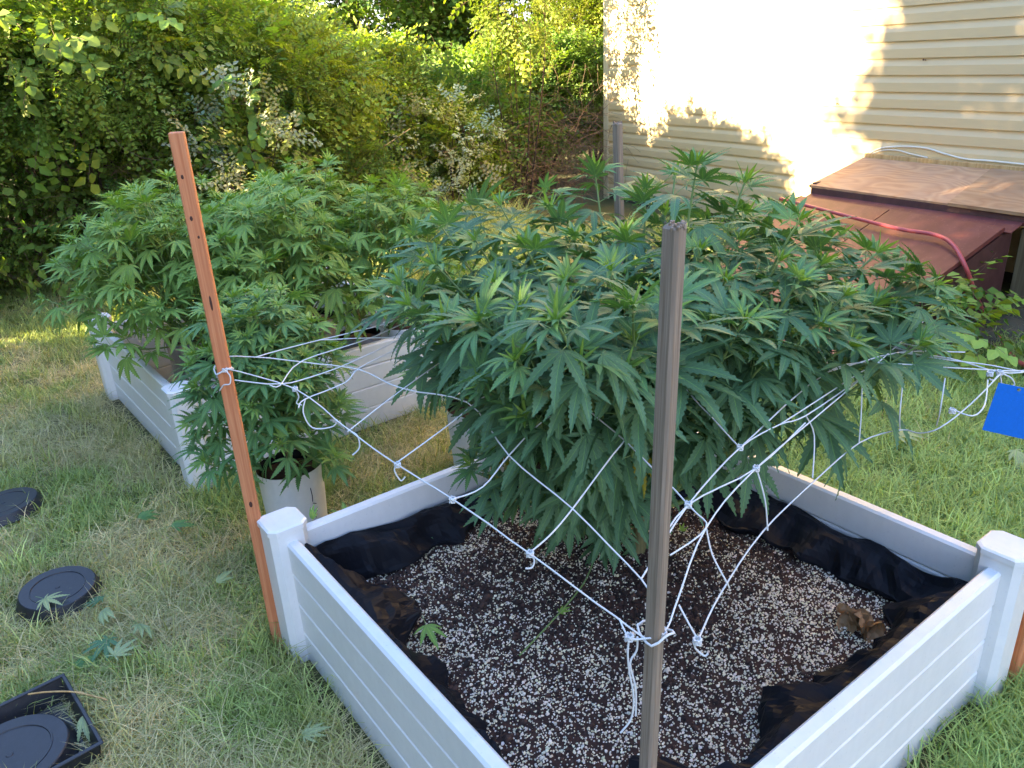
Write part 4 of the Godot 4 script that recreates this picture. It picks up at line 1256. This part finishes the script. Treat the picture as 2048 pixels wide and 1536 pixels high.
func hedge() -> void:
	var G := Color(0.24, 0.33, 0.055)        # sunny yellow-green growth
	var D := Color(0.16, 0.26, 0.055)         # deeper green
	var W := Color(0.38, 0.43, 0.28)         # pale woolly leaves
	# the near mass at the left, overhanging a bare, twiggy underside
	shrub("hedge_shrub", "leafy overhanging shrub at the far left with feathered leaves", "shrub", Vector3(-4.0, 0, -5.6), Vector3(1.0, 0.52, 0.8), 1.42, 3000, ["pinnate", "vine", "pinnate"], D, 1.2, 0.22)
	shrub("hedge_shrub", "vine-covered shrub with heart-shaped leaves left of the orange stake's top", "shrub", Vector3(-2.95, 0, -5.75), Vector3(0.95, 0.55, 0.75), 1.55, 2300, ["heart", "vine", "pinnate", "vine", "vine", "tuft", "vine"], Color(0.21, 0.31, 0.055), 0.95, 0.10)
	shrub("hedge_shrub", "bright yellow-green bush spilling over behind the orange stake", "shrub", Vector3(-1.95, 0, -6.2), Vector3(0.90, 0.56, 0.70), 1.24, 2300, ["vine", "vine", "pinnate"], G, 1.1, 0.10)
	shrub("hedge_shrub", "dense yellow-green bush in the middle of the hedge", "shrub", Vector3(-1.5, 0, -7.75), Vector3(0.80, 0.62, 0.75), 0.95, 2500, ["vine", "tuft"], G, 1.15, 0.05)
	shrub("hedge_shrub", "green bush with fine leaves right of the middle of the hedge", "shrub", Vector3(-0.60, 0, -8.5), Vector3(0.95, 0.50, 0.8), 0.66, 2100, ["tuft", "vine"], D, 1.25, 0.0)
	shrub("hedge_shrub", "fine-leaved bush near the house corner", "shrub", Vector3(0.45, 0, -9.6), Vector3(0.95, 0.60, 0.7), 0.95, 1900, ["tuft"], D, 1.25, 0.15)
	shrub("sapling", "thin sunlit sapling beside the house corner", "tree", Vector3(0.20, 0, -7.85), Vector3(0.40, 0.90, 0.36), 2.30, 300, ["vine", "tuft"], Color(0.18, 0.24, 0.035), 1.2, 0.0)
	shrub("hedge_shrub", "sunlit yellow bush touching the house corner", "shrub", Vector3(1.25, 0, -10.6), Vector3(0.65, 0.9, 0.6), 1.65, 1500, ["tuft", "vine"], Color(0.18, 0.24, 0.035), 1.2, 0.1)
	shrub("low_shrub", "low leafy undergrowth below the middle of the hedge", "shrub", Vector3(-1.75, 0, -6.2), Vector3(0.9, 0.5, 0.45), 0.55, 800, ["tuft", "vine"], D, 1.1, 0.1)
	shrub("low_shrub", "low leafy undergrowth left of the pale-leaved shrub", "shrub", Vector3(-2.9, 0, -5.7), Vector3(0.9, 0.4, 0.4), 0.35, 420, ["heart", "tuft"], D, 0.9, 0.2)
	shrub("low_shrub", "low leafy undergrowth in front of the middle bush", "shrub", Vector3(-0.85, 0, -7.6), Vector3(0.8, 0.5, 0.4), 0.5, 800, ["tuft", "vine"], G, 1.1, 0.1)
	shrub("vine", "large-leaved vine hanging down at the left edge of the picture", "vine", Vector3(-3.6, 0, -5.0), Vector3(0.30, 0.65, 0.3), 0.7, 130, ["heart"], D, 0.9, 0.05)
	shrub("vine", "dark large-leaved vine beside the orange stake's top", "vine", Vector3(-1.78, 0, -5.6), Vector3(0.28, 0.24, 0.2), 1.05, 60, ["heart"], D, 1.0, 0.05)
	shrub("pale_shrub", "shrub with pale silvery leaves right of the orange stake", "shrub", Vector3(-1.62, 0, -5.30), Vector3(0.36, 0.50, 0.28), 0.75, 60, ["tuft"], W, 1.15, 0.0)
	shrub("pale_shrub", "shrub with pale silvery leaves in front of the hedge's dark gap", "shrub", Vector3(-0.45, 0, -7.2), Vector3(0.50, 0.28, 0.3), 0.80, 45, ["tuft"], W, 1.15, 0.0)
	shrub("pale_shrub", "low pale-leaved shrub behind the tall grass", "shrub", Vector3(-0.70, 0, -6.7), Vector3(0.42, 0.20, 0.25), 0.32, 45, ["tuft"], W, 1.15, 0.0)
	tangle(Vector3(-4.4, 0.05, -5.75), Vector3(2.9, 0, -0.4), 1.25, 900, 4, "tangle of dry brown vines under the left part of the hedge")
	tangle(Vector3(-0.35, 0.05, -7.75), Vector3(1.5, 0, -1.0), 0.80, 900, 6, "tangle of dry brown brambles beside the house corner")
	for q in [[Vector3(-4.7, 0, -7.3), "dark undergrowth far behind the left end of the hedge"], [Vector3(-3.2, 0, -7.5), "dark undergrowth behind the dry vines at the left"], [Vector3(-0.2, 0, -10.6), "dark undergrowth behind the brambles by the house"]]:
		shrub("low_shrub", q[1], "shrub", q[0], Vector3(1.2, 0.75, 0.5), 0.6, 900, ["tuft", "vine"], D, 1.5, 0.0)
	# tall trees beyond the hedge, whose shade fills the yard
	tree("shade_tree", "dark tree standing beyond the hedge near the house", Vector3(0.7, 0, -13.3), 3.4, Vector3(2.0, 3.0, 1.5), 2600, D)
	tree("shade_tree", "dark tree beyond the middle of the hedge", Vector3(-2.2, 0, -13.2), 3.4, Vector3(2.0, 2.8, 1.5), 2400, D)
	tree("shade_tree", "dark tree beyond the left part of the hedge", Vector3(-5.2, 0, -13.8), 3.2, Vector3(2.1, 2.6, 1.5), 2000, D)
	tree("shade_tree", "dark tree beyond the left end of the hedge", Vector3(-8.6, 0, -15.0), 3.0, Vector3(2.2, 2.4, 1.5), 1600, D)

func tree(called: String, label: String, at: Vector3, lift: float, rad: Vector3, n: int, tint: Color) -> void:
	var t := shrub(called, label, "tree", at, rad, lift, n, ["vine", "tuft"], tint, 2.6, 0.0, "trees beyond the hedge")
	var st := begin()
	tube(st, smooth_path([Vector3(0, 0, 0), Vector3(0.06, lift * 0.4, 0.03), Vector3(-0.03, lift, 0)], 6), [0.20, 0.18, 0.16, 0.15, 0.14, 0.13, 0.12, 0.11, 0.1, 0.09, 0.08, 0.06, 0.05], 10)
	part(done(st), M.bark, "trunk", t)

func shade_makers() -> void:
	# the growth to the left of the picture that keeps the low sun off the yard
	var D := Color(0.13, 0.24, 0.055)
	for q in [[Vector3(-6.4, 0, 9.2), Vector3(1.4, 3.6, 1.5), 3.7, "sixth", 3600], [Vector3(-6.4, 0, 6.6), Vector3(1.4, 3.6, 1.5), 3.7, "fifth", 3600], [Vector3(-6.3, 0, 4.2), Vector3(1.4, 3.6, 1.4), 3.7, "fourth", 3600], [Vector3(-6.2, 0, 1.9), Vector3(1.3, 3.6, 1.35), 3.7, "third", 4200], [Vector3(-6.1, 0, -0.3), Vector3(1.25, 3.6, 1.25), 3.7, "second", 4200], [Vector3(-6.0, 0, -2.35), Vector3(1.15, 3.4, 1.05), 3.4, "first tall", 4200], [Vector3(-6.2, 0, -5.1), Vector3(0.9, 0.6, 1.0), 0.55, "low bushy", 1500], [Vector3(-6.2, 0, -7.1), Vector3(0.9, 0.6, 1.0), 0.55, "last bushy", 1500]]:
		shrub("boundary_tree", "%s tree of the row along the left boundary, outside the picture" % q[3], "tree", q[0], q[1], q[2], q[4], ["vine", "tuft"], D, 2.4, 0.0, "trees along the left boundary")
	for q in [[-2.5, "first"], [-0.7, "second"], [1.1, "third"]]:
		shrub("boundary_shrub", "%s bush in the row under the left boundary trees, outside the picture" % q[1], "shrub", Vector3(-5.0, 0, q[0]), Vector3(0.8, 1.05, 1.0), 1.1, 1900, ["tuft", "vine"], D, 1.9, 0.0, "bushes under the boundary trees")

# ---------------------------------------------------------------- lawn
func blade_tuft(n: int, h: float, lean: float, w: float, seed_: int) -> ArrayMesh:
	var r := RandomNumberGenerator.new()
	r.seed = seed_
	var st := begin()
	for i in n:
		var a := r.randf() * TAU
		var base := Vector3(r.randfn() * 0.022, 0, r.randfn() * 0.022)
		var out := Vector3(cos(a), 0, sin(a))
		var side := Vector3(-sin(a), 0, cos(a)).rotated(Vector3.UP, r.randfn() * 0.5)
		var L := h * r.randf_range(0.45, 1.2)
		var ln := lean * r.randf_range(0.3, 1.5)
		var prev := [base - side * w * 0.5, base + side * w * 0.5]
		st.set_smooth_group(i)
		for k in range(1, 4):
			var s := k / 3.0
			var p := base + out * ln * L * s * s + Vector3(0, L * (s - 0.35 * ln * s * s), 0)
			var ww := w * (1.0 - s * s * 0.9) * 0.5
			if k < 3:
				var cur := [p - side * ww, p + side * ww]
				tri(st, prev[0], prev[1], cur[1]); tri(st, prev[0], cur[1], cur[0])
				prev = cur
			else: tri(st, prev[0], prev[1], p)
	return done(st, M.grass)

func in_bed(x: float, z: float, pad: float) -> bool:
	for b in beds:
		var q: Vector3 = b[0].transform.affine_inverse() * Vector3(x, 0, z)
		if q.x > -pad and q.x < b[1] + pad and q.z > -pad and q.z < b[1] + pad: return true
	var h := Vector3(x, 0, z) - HOUSE_AT
	if h.dot(HZ) < 0.05 and h.dot(HX) > 0.0: return true
	if h.dot(HZ) < 2.0 and h.dot(HX) > 3.15 and h.dot(HX) < 4.6: return true
	if Vector2(x + 1.365, z + 1.905).length() < 0.13 or Vector2(x + 1.80, z + 2.40).length() < 0.12: return true
	var q2 := Vector3(x + 1.248, 0, z + 1.226).rotated(Vector3.UP, -0.733)
	if absf(q2.x) < 0.29 and absf(q2.z) < 0.16: return true
	return Vector2(x + 0.75, z + 2.23).length() < 0.12 or Vector2(x + 0.13, z + 2.55).length() < 0.12

var beds := []

func lawn() -> void:
	var pm := PlaneMesh.new()
	pm.size = Vector2(60, 60)
	var g := part(pm, M.turf, "ground", self)
	tag(g, "", "", "", "structure")
	var sets := []
	for i in 3: sets.append(blade_tuft(16, 0.056, 1.1, 0.0030, 100 + i))        # mown turf
	for i in 2: sets.append(blade_tuft(14, 0.10, 1.0, 0.0036, 110 + i))         # longer blades
	for i in 2: sets.append(blade_tuft(14, 0.075, 2.6, 0.0022, 120 + i))        # dry thatch lying down
	for i in 2: sets.append(blade_tuft(16, 0.36, 0.75, 0.006, 130 + i))         # tall grass at the hedge
	var xs := []
	var cs := []
	for i in sets.size():
		xs.append([])
		cs.append([])
	var r := RandomNumberGenerator.new()
	r.seed = 404
	for i in 52000:
		# denser near the camera
		var z := -0.35 - 6.6 * pow(r.randf(), 1.35)
		var x := r.randf_range(-1.0, 1.0) * (0.75 - z * 0.78)
		if in_bed(x, z, 0.05): continue
		var dry := noise.get_noise_2d(x * 95.0 + 300.0, z * 95.0) + 0.6 * noise.get_noise_2d(x * 330.0, z * 330.0)
		if x > 0.6: dry -= 0.22
		if x < -0.4 and z > -4.5: dry += 0.27
		if Vector2(x + 1.2, z + 2.2).length() < 0.16: dry += 0.5
		var k := 0
		if dry > 0.16 and r.randf() < 0.62: k = 5 + r.randi_range(0, 1)
		elif r.randf() < (0.16 if x < 0.8 else 0.45) + (0.45 if in_bed(x, z, 0.12) else 0.0): k = 3 + r.randi_range(0, 1)
		else: k = r.randi_range(0, 2)
		if z < -4.6 - 0.5 * r.randf() and x < 0.2 and x > -2.6: k = 7 + r.randi_range(0, 1) if r.randf() < 0.35 else 3
		var s := r.randf_range(0.7, 1.25)
		var b := Basis(Vector3.UP, r.randf() * TAU).scaled_local(Vector3(s, s * r.randf_range(0.8, 1.2), s))
		xs[k].append(Transform3D(b, Vector3(x, 0.0, z)))
		var c: Color
		if k == 5 or k == 6: c = Color(0.54, 0.43, 0.24).lerp(Color(0.42, 0.37, 0.17), r.randf())
		else:
			c = Color(0.20, 0.26, 0.07).lerp(Color(0.32, 0.36, 0.12), r.randf())
			c = c.lerp(Color(0.36, 0.32, 0.13), clampf(dry * 1.3, 0.0, 0.85))
			if x > 0.6: c = c.lerp(Color(0.29, 0.38, 0.12), 0.6)
		c *= 1.38 * exp(r.randfn() * 0.2)
		cs[k].append(c)
	# one lawn: what the turf is made of
	var lawn_ := Node3D.new()
	lawn_.name = "grass"
	add_child(lawn_)
	tag(lawn_, "unmown lawn grass with dry patches around the beds", "grass", "", "stuff")
	for k in sets.size():
		tag(many(sets[k], xs[k], cs[k], "grass_blades", lawn_), "", "", "", "stuff")

func ground_ivy() -> void:
	for q in [[Vector3(2.05, 0, -3.35), Vector3(0.18, 0.11, 0.14), 55, Color(0.22, 0.33, 0.07), "light green ivy growing by the red hose"], [Vector3(2.25, 0, -3.75), Vector3(0.10, 0.12, 0.10), 40, Color(0.16, 0.30, 0.05), "small bright weed at the foot of the red hatch"]]:
		shrub("ground_ivy", q[4], "plant", q[0], q[1], 0.10, q[2], ["heart"], q[3], 0.75, 0.3, "weeds by the cellar hatch")

# ---------------------------------------------------------------- everything
func _ready() -> void:
	rng.seed = 20240
	noise.seed = 17
	noise.frequency = 0.01
	# camera
	var cam := Camera3D.new()
	cam.name = "camera"
	cam.position = CAM
	cam.basis = Basis(Vector3.RIGHT, -0.3974) * Basis(Vector3.BACK, -0.0509)
	cam.fov = 52.30
	cam.near = 0.05
	cam.far = 200.0
	add_child(cam)
	# sky, sun, exposure
	var env := Environment.new()
	env.background_mode = Environment.BG_SKY
	var sky := Sky.new()
	var sm := ProceduralSkyMaterial.new()
	sm.sky_top_color = Color(0.47, 0.605, 0.83)
	sm.sky_horizon_color = Color(0.90, 0.90, 0.87)
	sm.sky_curve = 0.18
	sm.ground_bottom_color = Color(0.20, 0.22, 0.14)
	sm.ground_horizon_color = Color(0.45, 0.47, 0.40)
	sm.sky_energy_multiplier = 0.62
	sky.sky_material = sm
	env.sky = sky
	env.tonemap_mode = Environment.TONE_MAPPER_LINEAR
	env.tonemap_exposure = 13.2
	env.sdfgi_enabled = true
	env.ssao_enabled = true
	env.ssil_enabled = true
	var we := WorldEnvironment.new()
	we.environment = env
	add_child(we)
	var sun := DirectionalLight3D.new()
	sun.name = "sun"
	sun.light_energy = 1.45
	sun.light_color = Color(1.0, 0.90, 0.74)
	sun.light_angular_distance = 0.5
	sun.shadow_enabled = true
	sun.basis = Basis.looking_at(-SUN_TO.normalized(), Vector3.UP)
	add_child(sun)

	make_materials()
	# the setting and the structures
	var bed := raised_bed("white vinyl raised bed in front, holding the big plant and dark soil", Vector3(-0.5988, 0, -1.6562), 0.6305, 1.193)
	var rear := raised_bed("white vinyl raised bed behind, crowded with potted plants", Vector3(-1.18, 0, -2.55) + Vector3(-0.7357, 0, -0.9480), 0.660, 1.2)
	beds = [[bed, 1.193], [rear, 1.2]]
	lawn()
	house()
	cellar_hatch()
	hedge()
	shade_makers()
	front_soil(bed, 1.193)
	liner(bed, 1.193)
	# stakes
	stake("orange cedar stake standing at the front bed's left post", Vector3(-0.655, 0, -1.671), Vector3(-0.653, 1.312, -1.671), 0.030, 0.030, 0.25, M.cedar, false, [[-0.004, 1.225, 0.004, 1.2], [-0.003, 1.14, 0.0045, 1.2], [0.004, 1.10, 0.0035, 1.0], [0.002, 0.955, 0.004, 4.5], [0.0, 0.445, 0.006, 1.4]])
	stake("weathered gray stake in the foreground with string tied around it", Vector3(0.166, 0.15, -0.838), Vector3(0.1815, 1.249, -0.83), 0.020, 0.022, 0.72, M.gray_wood, true)
	stake("gray stake at the far corner in front of the siding", Vector3(0.375, 0.1, -2.375), Vector3(0.347, 1.226, -2.40), 0.024, 0.024, 0.75, M.gray_wood, true)
	stake("tan stake behind the right post of the front bed", Vector3(1.137, 0, -1.404), Vector3(1.137, 1.30, -1.404), 0.026, 0.026, 0.3, M.cedar)
	# the big plant
	var base := Vector3(0.300, 0.215, -1.69)
	var big := thing("leafy_plant", "big dark green plant with fan-shaped leaves in the front bed", "plant", base, "fan-leaved plants")
	var tips: Array = TIPS + LOW_TIPS
	for q in dome_tips(Vector3(0.36, 0, -1.85), 0.62, 0.48, 0.99, 0.74, 26, 3): tips.append(q)
	for q in dome_tips(Vector3(0.16, 0, -1.78), 0.30, 0.30, 0.74, 0.48, 12, 4): tips.append(q)
	grow(big, base, base + Vector3(0.012, 0.28, 0.0), 0.020, tips, 0.142, "leaf_dark", "leaf_mid", 7, [TIPS.size(), TIPS.size() + LOW_TIPS.size()])
	# potted plants
	potted("leafy potted plant in a white bag between the two beds", "white grow bag with marker writing standing between the two beds", Vector3(-0.715, 0, -2.19), 0.098, 0.27, M.bag_white, dome_tips(Vector3(-0.735, 0, -2.17), 0.25, 0.25, 0.84, 0.24, 44, 11), 0.10, "leaf_mid", "leaf_light", true)
	potted("leafy potted plant at the left end of the rear bed", "white grow bag at the left end of the rear bed", Vector3(-1.21, 0, -3.05), 0.13, 0.30, M.bag_white, dome_tips(Vector3(-1.40, 0, -3.02), 0.42, 0.36, 0.97, 0.40, 42, 12), 0.115, "leaf_light", "leaf_light")
	potted("leafy potted plant in the back left corner of the rear bed", "gray grow bag in the back left corner of the rear bed", Vector3(-1.45, 0, -3.45), 0.13, 0.30, M.bag_gray, dome_tips(Vector3(-1.45, 0, -3.45), 0.38, 0.36, 0.99, 0.52, 30, 17), 0.115, "leaf_light", "leaf_new")
	potted("leafy potted plant in the front middle of the rear bed", "white grow bag in the front middle of the rear bed", Vector3(-0.90, 0, -3.16), 0.13, 0.30, M.bag_white, dome_tips(Vector3(-0.93, 0, -3.02), 0.40, 0.36, 1.0, 0.38, 44, 13), 0.115, "leaf_light", "leaf_light")
	potted("leafy potted plant at the back of the rear bed", "gray grow bag at the back of the rear bed", Vector3(-0.98, 0, -3.66), 0.13, 0.30, M.bag_gray, dome_tips(Vector3(-0.95, 0, -3.6), 0.45, 0.34, 1.0, 0.55, 34, 14), 0.115, "leaf_light", "leaf_new")
	potted("yellowish leafy potted plant at the right end of the rear bed", "gray grow bag at the right end of the rear bed beside the boards", Vector3(-0.655, 0, -3.24), 0.09, 0.34, M.bag_gray, dome_tips(Vector3(-0.45, 0, -3.42), 0.34, 0.36, 0.93, 0.48, 32, 15), 0.11, "leaf_light", "leaf_new")
	grow_bag("open white grow bag with bare soil at the rear bed's right end", Vector3(-0.46, 0, -3.24), 0.075, 0.37, M.bag_white, 0.012)
	potted("small potted plant standing behind the front bed", "white grow bag standing behind the front bed under the big plant", Vector3(-0.12, 0, -2.58), 0.12, 0.27, M.bag_white, dome_tips(Vector3(-0.12, 0, -2.58), 0.27, 0.25, 0.72, 0.40, 16, 16), 0.10, "leaf_mid", "leaf_light")
	string_net()
	blue_tag()
	small_things()
	ground_ivy()

func potted(label: String, bag_label: String, at: Vector3, r: float, h: float, m: Material, tips: Array, size: float, old: String, young: String, marks := false) -> void:
	grow_bag(bag_label, at, r, h, m, 0.03, marks)
	var base := at + Vector3(0, h - 0.025, 0)
	var t := thing("leafy_plant", label, "plant", base, "fan-leaved plants")
	grow(t, base, base + Vector3(0.0, 0.18, 0.0), 0.011, tips, size, old, young, 6)
